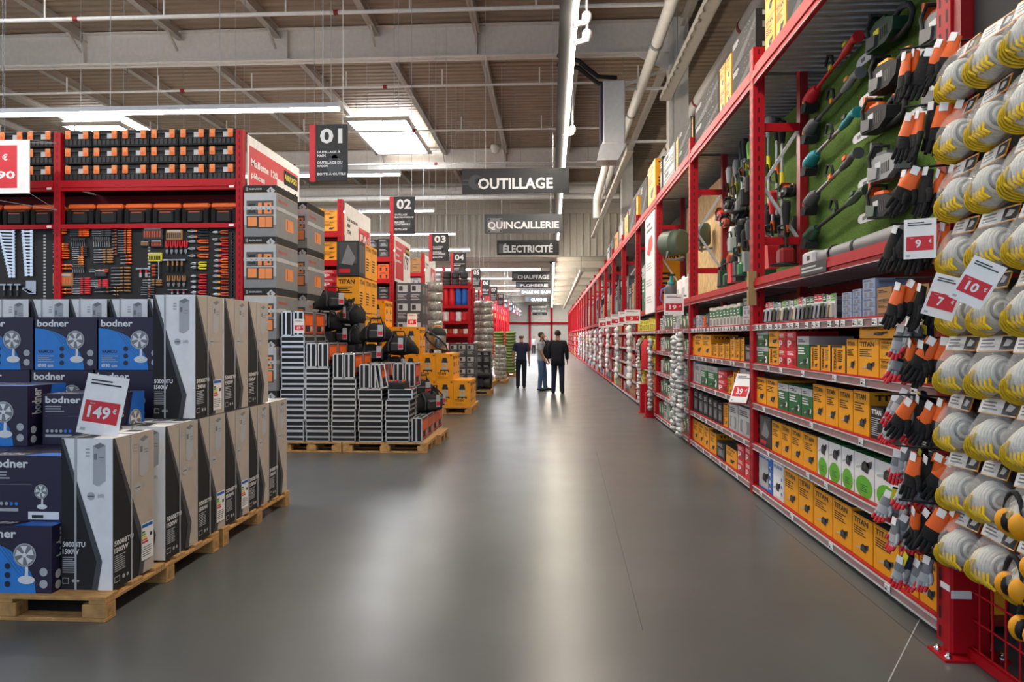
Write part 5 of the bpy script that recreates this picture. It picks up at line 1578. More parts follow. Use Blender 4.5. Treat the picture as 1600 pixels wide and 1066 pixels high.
for i, (s, a, b, c, d, Y, bg, tx, x0, x1) in enumerate((('OUTILLAGE', 722, 889, 262, 303, 15.8, 'char', 'white', .15, .85), ('QUINCAILLERIE', 757, 879, 334, 365, 21.6, 'dgrey', 'white', .04, .955), ('ÉLECTRICITÉ', 776.5, 873.5, 375, 399, 27.2, 'soft_black', 'lgrey', .10, .9),
        ('CHAUFFAGE', 800, 861, 424, 439, 44, 'soft_black', 'lgrey', .14, .95), ('PLOMBERIE', 806, 860, 440, 450, 50, 'soft_black', 'lgrey', .14, .93), ('SALLE DE BAIN', 813, 861, 451, 460, 55.5, 'dgrey', 'white', .05, .97), ('CUISINE', 820, 858, 463, 472, 66, 'char', 'white', .25, .9),
        ('RANGEMENT', 828, 857, 476, 482.5, 78, 'dgrey', 'white', .1, .9), ('PEINTURE', 830, 856, 483.5, 487.5, 86, 'dgrey', 'white', .1, .9), ('SOL', 832, 855, 488.5, 492.5, 92, 'char', 'lgrey', .3, .7))):
    def dr(f, s=s, i=i, tx=tx, x0=x0, x1=x1):
        icon(f, min(i, 2)); f.text(s, x0, .17, x1, .62 if 'É' not in s else .78, tx, 3)
    hang_sign('department_sign', 'wide hanging sign over the aisle reading %s' % s.title(), a, b, c, d, Y, bg, dr, grp='department signs', zc=ZC if Y < YW else 6.25)

# spotlights and cameras beside the light line
for i, (px, py, Y) in enumerate(((904, 30, 10.2), (905, 58, 10.6), (886, 205, 14.8))):
    p = at(px, py, Y=Y) + V((.12, 0, 0))
    t = thing('track_camera', 'small white camera on a rod beside the aisle light, %s' % ['nearest and high', 'just below the nearest', 'farther along'][i], 'camera', p)
    m = MB(); m.tube([(0, 0, .1), (0, 0, ZC - .01 - p.z)], .018, 'white', 8); m.build('rod', t)
    m = MB(); m.lathe((0, 0, 0), [(.05, .1), (.07, .07), (.07, 0), (.04, -.05)], 'white', 12); m.build('dome', t)
    m = MB(); m.bar((0, 0, -.04), (-.2, -.1, -.13), .07, .07, 'white'); m.build('camera_body', t)
p = at(774, 235, Z=9.1)
m = MB(); m.lathe((0, 0, 0), [(.02, .84), (.02, .2), (.18, .2), (.2, .1), (.14, -.08), (.05, -.12)], 'off_white', 14); m.build('dome_camera', None, p, label='round dome camera hanging from the roof before the big tool sign', cat='camera')


# ------------------------------------------------------------------ people
def skin_mesh(verts, edges, radii, mat, sub=1, root=0):
    me = bpy.data.meshes.new('s'); me.from_pydata(verts, edges, [])
    o = bpy.data.objects.new('s', me); COL.objects.link(o)
    md = o.modifiers.new('k', 'SKIN'); md.use_smooth_shade = True
    for i, r in enumerate(radii):
        sv = me.skin_vertices[0].data[i]; sv.radius = r if isinstance(r, tuple) else (r, r); sv.use_root = (i == root)
    o.modifiers.new('b', 'SUBSURF').levels = sub
    dg = bpy.context.evaluated_depsgraph_get()
    r = bpy.data.meshes.new_from_object(o.evaluated_get(dg))
    bpy.data.objects.remove(o)
    r.materials.clear(); r.materials.append(MATS[mat])
    return r


def person(loc, rz, label, shirt, trousers, shoe, hair, h=1.75, jacket=False, arms=((.25, .0, .90), (.25, -.03, .90)), feet=((.10, 0), (.10, 0)), hands=None, bald=False):
    """faces -y; arms: wrist x out, y, z for each side; feet: x out, y"""
    t = thing('person', label, 'person', loc, rz); t.scale = (h / 1.75,) * 3
    J = {}
    vs, es, rs = [], [], []

    def node(n, p, r, par=None):
        J[n] = len(vs); vs.append(p); rs.append(r)
        if par: es.append((J[par], J[n]))
    node('pelvis', (0, 0, .93), (.135, .11)); node('waist', (0, .005, 1.08), (.13, .095), 'pelvis'); node('chest', (0, .01, 1.28), (.155, .105), 'waist'); node('shoulders', (0, .015, 1.39), (.07, .06), 'chest')
    node('neck', (0, .01, 1.50), (.052, .055), 'shoulders'); node('jaw', (0, -.02, 1.575), (.058, .07), 'neck'); node('skull', (0, -.012, 1.66), (.076, .092), 'jaw'); node('crown', (0, -.002, 1.715), (.055, .07), 'skull')
    for i, s in enumerate((-1, 1)):
        wx, wy, wz = arms[i]
        el = ((.2 + wx) / 2 * s * 1.06, wy * .5 + .045, (1.395 + wz) / 2 + .01)
        node('sh%d' % i, (.185 * s, .015, 1.385), (.052, .052), 'shoulders'); node('el%d' % i, el, (.043, .043), 'sh%d' % i); node('wr%d' % i, (wx * s, wy, wz), (.028, .03), 'el%d' % i)
        dx, dy, dz = V((wx * s, wy, wz)) - V(el); dl = (dx * dx + dy * dy + dz * dz) ** .5; u = (dx / dl, dy / dl, dz / dl)
        node('pa%d' % i, (wx * s + u[0] * .075, wy + u[1] * .075, wz + u[2] * .075), (.02, .036), 'wr%d' % i)
        for q in range(4):
            o_ = (q - 1.5) * .018
            L = (.07, .08, .075, .06)[q]
            node('f%d%d' % (i, q), (wx * s + u[0] * .115, wy + u[1] * .115 + o_, wz + u[2] * .115), (.0085, .0085), 'pa%d' % i)
            node('g%d%d' % (i, q), (wx * s + u[0] * (.115 + L * .8) - s * .015, wy + u[1] * (.115 + L * .8) + o_, wz + u[2] * (.115 + L * .8)), (.007, .007), 'f%d%d' % (i, q))
        node('th%d' % i, (wx * s + u[0] * .07 - s * .012, wy - .055, wz + u[2] * .07), (.009, .009), 'wr%d' % i)
        fx, fy = feet[i]
        node('hip%d' % i, (.09 * s, 0, .86), (.092, .1), 'pelvis'); node('kn%d' % i, ((.095 + fx) / 2 * s * 1.02, fy * .5 - .015, .49), (.06, .062), 'hip%d' % i); node('an%d' % i, (fx * s, fy + .02, .09), (.04, .045), 'kn%d' % i)
        node('toe%d' % i, (fx * s * 1.15, fy - .13, .035), (.036, .03), 'an%d' % i)
    put(skin_mesh(vs, es, rs, 'skin'), 'body', None, 0, t)

    g_ = .018 if jacket else 0
    m = MB(); hem = .78 if jacket else .87
    m.loft([(0, .0, hem, .180 + g_, .132 + g_), (0, 0, .96, .172 + g_, .128 + g_), (0, .005, 1.09, .160 + g_, .118 + g_), (0, .01, 1.25, .182 + g_, .128 + g_), (0, .012, 1.35, .190 + g_, .118 + g_), (0, .014, 1.41, .165, .098), (0, .012, 1.45, .10, .078), (0, .01, 1.475, .066, .062)], shirt)
    for i, s in enumerate((-1, 1)):
        a, b, c = V(vs[J['sh%d' % i]]), V(vs[J['el%d' % i]]), V(vs[J['wr%d' % i]])
        if jacket: m.tube([a + V((-.03 * s, 0, .02)), a.lerp(b, .35), b, b.lerp(c, .5), b.lerp(c, .97)], [.08, .076, .064, .056, .046], shirt, 12)
        else: m.tube([a + V((-.03 * s, 0, .02)), a.lerp(b, .35), a.lerp(b, .8)], [.076, .07, .064], shirt, 12)
        m.ell(a + V((-.015 * s, -.003, .012)), (.083 + g_ * .4, .08, .077), shirt, 14, 10); m.ell(a + V((-.085 * s, -.002, .03)), (.10, .075, .062), shirt, 14, 10)
    if not jacket: m.tube([(.066 * math.cos(k * PI / 8), .01 + .06 * math.sin(k * PI / 8), 1.478) for k in range(16)], .012, shirt, 6, True)
    m.build('jacket' if jacket else 'shirt', t)
    m = MB(); m.loft([(0, 0, 1.0, .158, .116), (0, 0, .92, .170, .126), (0, 0, .84, .172, .128), (0, 0, .77, .12, .10)], trousers)
    for i, s in enumerate((-1, 1)):
        h_, k_, a_ = V(vs[J['hip%d' % i]]), V(vs[J['kn%d' % i]]), V(vs[J['an%d' % i]])
        m.tube([h_ + V((0, 0, .03)), h_.lerp(k_, .35), k_, k_.lerp(a_, .5), a_ + V((0, -.01, -.03))], [.098, .09, .074, .068, .064], trousers, 14)
    m.build('trousers', t)
    for i, s in enumerate((-1, 1)):
        fx, fy = feet[i]; m = MB()
        m.ell((fx * s * 1.06, fy - .05, .045), (.05, .145, .05), shoe, 14, 8); m.v = [(x, y, max(z, .001)) for x, y, z in m.v]; m.build('shoe', t)
    m = MB(); m.ell((0, .018, 1.672), (.085, .098, .088), hair, 14, 10)
    z0 = 1.655 if bald else 1.64
    m.v = [(x, y, z) if z > z0 + (.10 if y < -.045 else 0) * (1 if z < 1.72 else 0) - (.04 if y > .03 else 0) else (x * .93, max(y, -.02), max(z, 1.6)) for x, y, z in m.v]
    if bald: m.v = [(x, y, min(z, 1.70)) for x, y, z in m.v]
    m.build('hair', t)
    m = MB()
    for s in (-1, 1): m.ell((.03 * s, -.093, 1.655), (.011, .006, .007), 'white', 8, 6); m.ell((.03 * s, -.098, 1.655), (.005, .003, .005), 'black', 6, 4); m.ell((.08 * s, .0, 1.645), (.012, .022, .032), 'skin', 8, 6)
    m.ell((0, -.108, 1.628), (.013, .02, .026), 'skin', 8, 6); m.ell((0, -.094, 1.585), (.026, .008, .007), 'rust', 8, 6)
    m.build('face_features', t)
    return t


def feetpos(px, py): p = flo(px, py); return (p.x, p.y, 0)


person(feetpos(814.5, 607), PI + .05, 'man in a navy polo shirt and dark trousers standing with his back turned', 'navy_cloth', 'dark_cloth', 'black', 'grey_hair', 1.72, bald=True, arms=((.25, .03, .88), (.26, -.06, .89)), feet=((.09, .02), (.11, -.04)))
m = MB(); p = feetpos(824, 606); m.cbox(-.012, .012, -.05, .05, 0, .14, 'black', .004); p = feetpos(814.5, 607); m.build('phone', None, (p[0] + .265, p[1] - .05, .70), label='dark phone held by the man in the navy polo shirt', cat='phone')
q = person(feetpos(846.5, 610.5), PI / 2 - .25, 'man in a pale shirt and blue jeans standing sideways with a black bag', 'grey_cloth', 'jeans', 'black', 'hair', 1.77, arms=((.22, -.16, .94), (.22, -.12, .95)), feet=((.09, .03), (.10, -.1)))
m = MB(); m.ell((.0, .0, 0), (.16, .10, .24), 'fabric_black', 14, 10); m.tube([(-.05, 0, .2), (-.18, -.05, .42), (-.25, 0, .3)], .02, 'fabric_black', 6)
p = feetpos(853, 608); p = feetpos(846.5, 610.5); m.build('shoulder_bag', None, (p[0] + .2, p[1] - .12, 1.2), 0, label='black shoulder bag worn by the man in the pale shirt', cat='bag')
person(feetpos(871.5, 615), PI - .12, 'man in a dark blazer and dark trousers seen from behind, nearest of the three', 'dark_cloth', 'navy_cloth', 'black', 'hair', 1.82, jacket=True, arms=((.25, -.1, .95), (.24, -.16, 1.0)), feet=((.12, .0), (.13, -.06)))
person(feetpos(834, 553), 0, 'person in a purple-grey top far down the aisle behind the man in jeans', 'grey_cloth', 'dark_cloth', 'black', 'hair', 1.68)
person(feetpos(853, 560), .4, 'person with dark hair far down the aisle, half hidden between two men', 'dark_cloth', 'dark_cloth', 'black', 'hair', 1.66)
# ------------------------------------------------------------------ garden tools on the turf board
# local frame of a hanging tool: x along the board (towards the entrance), z up, y into the board
XT = 2.655


def chainsaw(label, c1, c2, px, py, s=1.3, tilt=0, cover='dgrey', X=XT - .1):
    s *= .84; px -= 6
    p = at(px, py, X=X)
    t = thing('chainsaw', label, 'chainsaw', (XT - .005, p.y, p.z), rot=(0, tilt, -PI / 2)); t.scale = (s, .95, s)
    m = MB()
    m.prism([(-.17, -.07), (.1, -.09), (.2, -.05), (.22, .03), (.12, .07), (-.06, .09), (-.17, .05)], (0, -.02, 0), (1, 0, 0), (0, 0, 1), .13, c1)
    m.prism([(-.12, .03), (.08, .05), (.06, .105), (-.08, .115)], (0, -.03, 0), (1, 0, 0), (0, 0, 1), .1, c2)
    m.prism([(-.15, -.06), (-.02, -.07), (.0, .0), (-.14, .03)], (0, -.15, 0), (1, 0, 0), (0, 0, 1), .02, cover)
    for k in range(4): m.box(.03 + .03 * k, .045 + .03 * k, -.153, -.15, -.05, .02, 'black')
    m.box(-.06, .02, -.153, -.15, .0, .04, 'bright_yellow' if c1 == 'dark_green' else 'lgrey'); m.build('motor_body', t)
    m = MB(); m.tube([(.1, -.08, .06), (.2, -.08, .09), (.31, -.08, .06), (.35, -.08, -.0), (.32, -.08, -.06), (.2, -.08, -.08), (.1, -.08, -.075)], .02, 'soft_black', 8)
    m.bar((.2, -.08, .1), (.28, -.08, .085), .03, .02, c2); m.build('rear_handle', t)
    m = MB(); m.tube([(-.12, -.15, -.03), (-.14, -.16, .1), (-.1, -.14, .17), (-.09, -.03, .17), (-.1, -.02, .05)], .014, 'soft_black', 8); m.build('front_handle', t)
    m = MB(); m.prism([(-.17, .1), (-.15, .1), (-.13, .2), (-.16, .21)], (0, -.05, 0), (1, 0, 0), (0, 0, 1), .09, c2 if c2 != 'yellow' else 'soft_black'); m.build('hand_guard', t)
    m = MB(); m.prism([(-.15, -.065), (-.44, -.06), (-.475, -.045), (-.485, -.025), (-.475, -.005), (-.44, .01), (-.15, .015)], (0, -.06, 0), (1, 0, 0), (0, 0, 1), .012, 'lgrey')
    m.box(-.40, -.34, -.0735, -.0725, -.04, -.012, 'dgrey'); m.build('guide_bar', t, label='shiny metal guide bar')
    return t


def trimmer(label, c1, c2, a, b, shaft='dgrey', X=XT - .08, guard='soft_black', rear='soft_black'):
    p, q = at(a[0], a[1], X=X), at(b[0], b[1], X=X)
    L = (q - p).length
    tilt = -math.atan2(q.z - p.z, p.y - q.y)
    t = thing('string_trimmer', label, 'grass trimmer', (XT - .005, p.y, p.z), rot=(0, tilt, -PI / 2))
    m = MB(); m.tube([(.02, -.08, 0), (.16, -.08, .03), (.24, -.08, .03)], [.07, .06, .035], c1, 12); m.tube([(-.05, -.08, -.02), (.03, -.08, 0)], [.05, .07], c2, 12); m.build('cutter_head', t)
    m = MB(); m.prism([(-.05, -.02), (.07, .0), (.09, -.07), (.03, -.12), (-.07, -.09)], (0, -.02, 0), (1, 0, 0), (0, 0, 1), .12, guard); m.build('guard', t)
    m = MB(); m.tube([(.2, -.08, .03), (L * .8, -.08, .03)], .017, shaft, 8); m.build('shaft', t)
    m = MB(); x = L * .55; m.tube([(x, -.08, .04), (x - .1, -.1, .1), (x - .03, -.1, .17), (x + .06, -.1, .12), (x + .02, -.08, .04)], .014, 'soft_black', 8); m.box(x - .02, x + .03, -.11, -.06, .02, .06, c2); m.build('loop_handle', t)
    m = MB(); m.tube([(L * .74, -.08, .03), (L * .84, -.08, .03), (L * .95, -.08, .05), (L + .06, -.08, .02)], [.025, .036, .03, .05], rear, 10); m.box(L * .84, L * .9, -.12, -.05, .05, .08, c2); m.build('rear_grip', t)
    return t


trimmer('red corded grass trimmer at the top of the green turf board', 'print_red', 'bright_yellow', (1264, 160), (1338, 66), 'print_red', rear='print_red')
trimmer('grey and black grass trimmer below the red one on the turf', 'dgrey', 'yellow', (1264, 208), (1341, 122), 'dgrey', rear='grey')
trimmer('teal grass trimmer in the middle of the turf board', 'teal', 'black', (1264, 258), (1337, 183), 'steel', rear='teal')
trimmer('dark grass trimmer with orange collar below the teal one', 'dgrey', 'orange', (1264, 320), (1338, 247), 'steel', rear='dgrey')
trimmer('dark green grass trimmer lowest on the turf board', 'dark_green', 'dark_green', (1264, 372), (1352, 304), 'soft_black', rear='dark_green')
chainsaw('dark green chainsaw with yellow sticker, highest on the turf board', 'dark_green', 'dark_green', 1387, 54, 1.35)
chainsaw('orange and black chainsaw below the dark green one', 'soft_black', 'yellow', 1392, 120, 1.35)
chainsaw('black chainsaw with orange cover beside the teal trimmer', 'soft_black', 'orange', 1378, 186, 1.3)
chainsaw('all grey chainsaw with white bar, low on the turf board', 'grey', 'dgrey', 1390, 262, 1.35, cover='grey')
chainsaw('green-handled black chainsaw with orange top, lowest on the turf', 'soft_black', 'orange', 1386, 322, 1.25, cover='dark_green')
chainsaw('grey chainsaw half hidden behind the top rack post', 'dgrey', 'orange', 1478, 40, 1.3)
chainsaw('grey chainsaw behind the upper hanging gloves', 'grey', 'soft_black', 1482, 140, 1.3)
# long blower tube lying on the beam deck
t = thing('blower_tube', 'grey blower tube lying along the red beam under the turf', 'garden blower', (2.3, 0, 2.24))
y0, y1 = yat(1284, 2.3), yat(1420, 2.3)
m = MB(); m.tube([(0, y0, .06), (0, (y0 + y1) / 2, .06), (0, y1, .065)], [.055, .06, .065], 'grey', 12); m.build('tube', t)
m = MB(); m.cbox(-.08, .08, y0 - .02, y0 + .25, 0, .12, 'lgrey', .02); m.box(-.083, -.08, y0 + .06, y0 + .12, .04, .08, 'black'); m.build('nozzle', t)
m = MB(); m.tube([(0, y0 - .3, .06), (0, y0 - .28, .06)], .07, 'black', 12); m.tube([(0, (y0 + y1) / 2 + .02, .06), (0, (y0 + y1) / 2 - .02, .06)], .066, 'soft_black', 12); m.build('collar', t)


def pole_tool(label, px, pt, pb, X, shaft, head, top, kind, name='pole_tool'):
    p, q = at(px, pb, X=X), at(px, pt, X=X); L = q.z - p.z
    t = thing(name, label, 'garden tool', (X, p.y, p.z), -PI / 2)
    m = MB(); m.tube([(0, 0, .05), (0, 0, L - .1)], .016, shaft, 8); m.tube([(0, 0, L * .5), (0, 0, L * .62)], .024, 'bright_yellow' if kind == 1 else 'orange', 8); m.build('shaft', t)
    m = MB(); m.tube([(0, 0, L - .24), (0, 0, L - .05), (.03, 0, L)], [.03, .05, .035], top, 10); m.build('top_grip', t)
    m = MB()
    if kind == 0: m.cbox(-.08, .08, -.08, .08, -.02, .16, head, .03); m.lathe((0, -.02, -.02), [(.14, 0), (.15, .012), (.05, .03)], 'black', 14)
    elif kind == 1: m.cbox(-.05, .05, -.06, .06, -.02, .2, head, .02); m.box(-.16, .02, -.04, -.03, .1, .16, 'black')
    else: m.prism([(-.1, 0), (.1, 0), (.06, .24), (-.05, .26)], (0, .05, 0), (1, 0, 0), (0, 0, 1), .12, head)
    m.build('working_head', t)
    m = MB(); z = L * .42; m.tube([(0, 0, z), (-.1, -.04, z + .04), (-.12, -.04, z + .13), (.08, -.04, z + .12), (0, 0, z)], .013, 'soft_black', 6); m.build('loop_handle', t)
    return t


for i, (px, pt, pb, X, sh, hd, tp, k) in enumerate(((1201, 182, 345, 2.55, 'lgrey', 'soft_black', 'lgrey', 1), (1214, 186, 360, 2.52, 'steel', 'black', 'soft_black', 0), (1222, 190, 400, 2.55, 'lgrey', 'char', 'soft_black', 1), (1207, 300, 420, 2.38, 'steel', 'print_red', 'print_red', 2), (1228, 315, 412, 2.42, 'char', 'dark_red', 'soft_black', 0),
        (1199, 330, 432, 2.4, 'lgrey', 'green', 'char', 0), (1243, 340, 408, 2.58, 'soft_black', 'soft_black', 'black', 1),
        (1139, 262, 330, 2.6, 'paper', 'lgrey', 'paper', 1), (1150, 250, 345, 2.6, 'paper', 'char', 'lgrey', 1), (1159, 222, 330, 2.55, 'lgrey', 'dgrey', 'char', 0), (1164, 218, 320, 2.45, 'lgrey', 'soft_black', 'soft_black', 1), (1172, 222, 300, 2.45, 'lime', 'soft_black', 'lime', 1), (1144, 355, 392, 2.6, 'paper', 'lgrey', 'paper', 1),
        (1155, 350, 440, 2.4, 'lgrey', 'dgrey', 'soft_black', 2), (1163, 360, 430, 2.42, 'bright_yellow', 'green', 'soft_black', 0), (1170, 345, 425, 2.45, 'char', 'grey', 'dgrey', 2), (1131, 405, 450, 2.45, 'dark_green', 'dark_green', 'char', 2), (1140, 400, 446, 2.4, 'char', 'dark_green', 'rust', 0), (1148, 398, 442, 2.38, 'char', 'print_red', 'char', 2))):
    pole_tool('upright %s-shafted garden pole tool on the rack, %s from the second red post' % ({'paper': 'white', 'steel': 'steel', 'lgrey': 'pale', 'char': 'charcoal', 'soft_black': 'black', 'lime': 'lime', 'bright_yellow': 'yellow', 'dark_green': 'green'}[sh], ORD[i]), px, pt, pb, X, sh, hd, tp, k)
for i, (px, py, c1, c2, s) in enumerate(((1133, 338, 'print_red', 'orange', .9), (1146, 320, 'soft_black', 'soft_black', .8), (1160, 334, 'char', 'dgrey', 1.0), (1140, 348, 'rust', 'soft_black', .8), (1166, 352, 'soft_black', 'grey', .9), (1215, 335, 'soft_black', 'print_red', .8), (1236, 300, 'soft_black', 'orange', .7))):
    chainsaw('%s power saw in the crowded group near the second red post, %s of seven' % ({'print_red': 'red', 'soft_black': 'black', 'char': 'charcoal', 'rust': 'orange'}[c1], ORD[i]), c1, c2, px, py, s)
# heaters, sprayer, can on the chipboard bay
for i, (px, py, r, X, L) in enumerate(((1054, 380, .24, 2.36, .44), (1094, 367, .19, 2.44, .3))):
    p = at(px, py, X=X)
    t = thing('drum_heater', ['large olive drum fan heater mounted before the chipboard', 'smaller olive drum fan heater on the chipboard'][i], 'heater', p, -PI / 2 + (-.9, -.35)[i])
    m = MB(); m.lathe((0, 0, 0), [(r * .85, -L / 2), (r, -L / 2 + .03), (r, -L * .1), (r * 1.03, -L * .1), (r * 1.03, -L * .05), (r, -L * .05), (r, L / 2), (r * .8, L / 2), (r * .3, L * .4)], 'dgreenmetal', 24, (0, -1, 0)); m.build('drum', t)
    m = MB()
    for k in range(3): m.tube([(r * (.3 + .25 * k) * math.cos(a * .524), -L / 2 - .012, r * (.3 + .25 * k) * math.sin(a * .524)) for a in range(12)], .008, 'soft_black', 5, True)
    for k in range(6): m.tube([(0, -L / 2 - .012, 0), (r * .85 * math.cos(k * 1.047), -L / 2 - .012, r * .85 * math.sin(k * 1.047))], .007, 'soft_black', 5)
    m.build('grille', t)
    m = MB(); m.tube([(-r * .8, 0, -r * .7), (-r, .0, -r * 1.3), (r, 0, -r * 1.3), (r * .8, 0, -r * .7)], .02, 'grey', 8); m.tube([(0, 0, -r * 1.3), (0, .2 if i else .24, -r * 1.2)], .02, 'grey', 8); m.build('stand', t)
p = at(1049, 474, X=2.3)
t = thing('sprayer', 'dark pressure sprayer with blue cap on the rack beam deck', 'sprayer', (2.3, p.y, 2.225))
m = MB(); m.lathe((0, 0, 0), [(.13, 0), (.14, .03), (.14, .3), (.1, .38), (.06, .4)], 'dgrey', 18); m.build('tank', t)
m = MB(); m.lathe((0, 0, .4), [(.07, 0), (.07, .06), (.03, .07), (.03, .16)], 'teal', 12); m.tube([(-.07, 0, .58), (.07, 0, .58)], .02, 'black', 8); m.build('pump_cap', t)
m = MB(); m.tube([(-.1, -.1, .35), (-.2, -.1, .3), (-.22, -.05, .12), (-.16, 0, .05)], .012, 'sky_blue', 6); m.build('hose', t)
for i, px in enumerate((1059, 1068)):
    p = at(px, 470, X=2.28)
    t = thing('jerrycan', 'white plastic jerrycan beside the sprayer, %s' % ['next to it', 'nearest the post'][i], 'jerrycan', (2.28, p.y, 2.225), -PI / 2)
    m = MB(); m.cbox(-.14, .14, 0, .2, 0, .42, 'paper', .03); m.build('can_body', t)
    m = MB(); m.tube([(-.08, .1, .41), (-.06, .1, .47), (.06, .1, .47), (.08, .1, .41)], .02, 'paper', 8); m.build('handle', t)
    m = MB(); m.box(-.1, .1, -.004, 0, .1, .25, 'lgrey'); m.build('label', t)

# info panel between rack bays, extinguisher, guards, packet strips, price placards
t = thing('info_panel', 'tall white information panel with a red picture on the aisle rack', 'sign', (XP - .03, 14.2, 2.12), -PI / 2)
m = MB(); m.box(-1.3, 0, 0, .02, 0, 2.05, 'paper'); f = m.face((-1.3, 0, 0), (1.3, 0, 0), (0, 0, 2.05)); f.lines(.15, .82, .85, .94, 2, 'dgrey').poly([(.2, .62), (.5, .58), (.85, .66), (.8, .78), (.4, .76)], 'print_red', 1)
for k in range(3): f.lines(.12, .1 + .17 * k, .8, .18 + .17 * k, 3, 'lgrey')
m.build('panel', t)
p = at(1012, 545, X=XP - .15)
t = thing('fire_extinguisher', 'red fire extinguisher fixed to the guarded rack post', 'fire extinguisher', (XP - .12, 14.75, .95))
m = MB(); m.lathe((0, 0, 0), [(.09, 0), (.1, .04), (.1, .5), (.06, .6), (.03, .64)], 'print_red', 14); m.build('cylinder', t)
m = MB(); m.tube([(0, 0, .62), (0, 0, .7), (-.1, 0, .72)], .018, 'black', 6); m.tube([(-.02, 0, .66), (-.12, .02, .5), (-.11, .02, .2)], .012, 'black', 6); m.build('valve_hose', t)
m = MB(); m.box(.08, .13, -.03, .03, .2, .4, 'red'); m.build('bracket', t)
for i, (px, py) in enumerate(((1003, 645), (1012, 652))):
    q = at(px, py, Z=0); y = q.y
    m = MB(); m.cbox(-.08, .08, -.06, .06, .012, .62 if i == 0 else .5, 'red', .01); m.box(-.13, .13, -.1, .1, 0, .012, 'red')
    m.build('post_guard', None, (XP - .1, y, 0), label='short red floor guard at the fourth rack post, %s' % ['farther', 'nearer'][i], cat='post guard')


def at_px(X, Y): return VX + F * X / Y


def packet_strip(px, pt, pb, X, n, mat, label, r=.09, yz=None):
    p, q = (V((X, yz[0], yz[1])), V((X, yz[0], yz[2]))) if yz else (at(px, pb, X=X), at(px, pt, X=X))
    RR = random.Random(n * 7 + px)
    t = thing('packet_strip', label, 'packet strip', (X, p.y, p.z)); L = q.z - p.z
    m = MB(); m.box(-.004, .004, -.02, .02, 0, L, 'lgrey'); m.tube([(0, 0, L), (XP - X + .005, 0, L)], .005, 'grey', 5); m.build('hanging_strip', t)
    for k in range(n):
        m = MB(); m.ell((RR.uniform(-.05, -.02), RR.uniform(-.05, .05), L * (k + .5) / n), (r * .6, r * RR.uniform(.8, 1.2), L / n * .62), mat, 7, 5)
        m.v = [(x + RR.uniform(-.02, .02), y + RR.uniform(-.02, .02), z + RR.uniform(-.02, .02)) for x, y, z in m.v]; m.build('packet', t)


packet_strip(1067, 520, 682, XP - .13, 22, 'wrap_film' if 0 else 'foil', 'hanging strip of silvery packets on the third red rack post', .11)
packet_strip(1058, 525, 672, XP - .12, 20, 'foil', 'hanging strip of silvery packets beside the third red rack post', .1)
packet_strip(1019, 530, 640, XP - .06, 18, 'foil', 'hanging strip of grey packets by the fire extinguisher, nearer', .1)
packet_strip(1001, 530, 630, XP - .06, 18, 'foil', 'hanging strip of grey packets by the fire extinguisher, farther', .1)
for i, q in enumerate(POSTS[4:14]):
    packet_strip(round(float(at_px(XP - .1, q)), 1), 0, 0, XP - .12, 9, 'white', 'hanging strip of white packets on a far rack post, %s beyond the extinguisher' % ORD[i], .12, (q, .4, 1.9))
for i, (px, py, txt) in enumerate(((1068, 476, '19'), (998, 495, '5'), (986, 497, '8'), (972, 500, '9'), (963, 503, '4'), (950, 505, '6'))):
    q = at(px, py, X=XP - .06)
    t = price_card('price_card', .3 if i == 0 else .36, .32, txt, 'white price card reading %s on the aisle rack beam, %s along' % (txt, ORD[i])); t.location = (XP - .205, q.y, q.z - .16)
    m = MB(); m.box(.0, .19 - .0, .004, .012, .28, .31, 'grey'); m.build('holder_arm', t)
# tilted price ledge card on second post
t = price_card('price_card', .2, .34, '39', 'white price card in a tilted red holder on the second post'); t.location = (XP - .13, 7.55, .93); t.rotation_euler = (-.5, 0, -.8)
m = MB(); m.box(-.105, .105, .004, .02, -.01, .35, 'dark_red'); m.build('card_holder', t)

# ------------------------------------------------------------------ hanging gloves and masks on the end panel
XG = 2.12
t = thing('wire_panel', 'red wire end panel with hooks carrying the bagged masks', 'display panel', (0, 0, 0))
m = MB(); m.box(XG + .03, XG + .05, 2.2, 3.7, .75, 4.2, 'soft_black'); m.build('backing_board', t)
m = MB()
for k in range(16): m.tube([(XG, 2.2 + .1 * k, .05), (XG, 2.2 + .1 * k, .8)], .006, 'red', 5)
for k in range(6): m.tube([(XG, 2.2, .06 + .14 * k), (XG, 3.7, .06 + .14 * k)], .006, 'red', 5)
m.build('wire_grid', t)
for z in (.03, .79):
    m = MB(); m.box(XG - .02, XG + .02, 2.2, 3.72, z - .025, z + .025, 'red'); m.build('rail', t)
m = MB(); m.box(XG + .2, XG + .22, 2.2, 3.7, .05, .8, 'dgrey'); m.bar((XG + .15, 2.4, .1), (XG + .15, 3.5, .6), .03, .03, 'galv'); m.build('lower_back', t)
for y in (2.25, 3.74):
    m = MB(); m.box(XG - .03, XG + .05, y - .03, y + .03, 0, 4.2, 'dark_red'); m.build('end_post', t)
ZROW = [1.76 + .287 * (4 - k) for k in range(9)]
for z in ZROW:
    m = MB(); m.tube([(XG - .02, 2.2, z + .14), (XG - .02, 3.72, z + .14)], .01, 'red', 6); m.build('hook_bar', t)


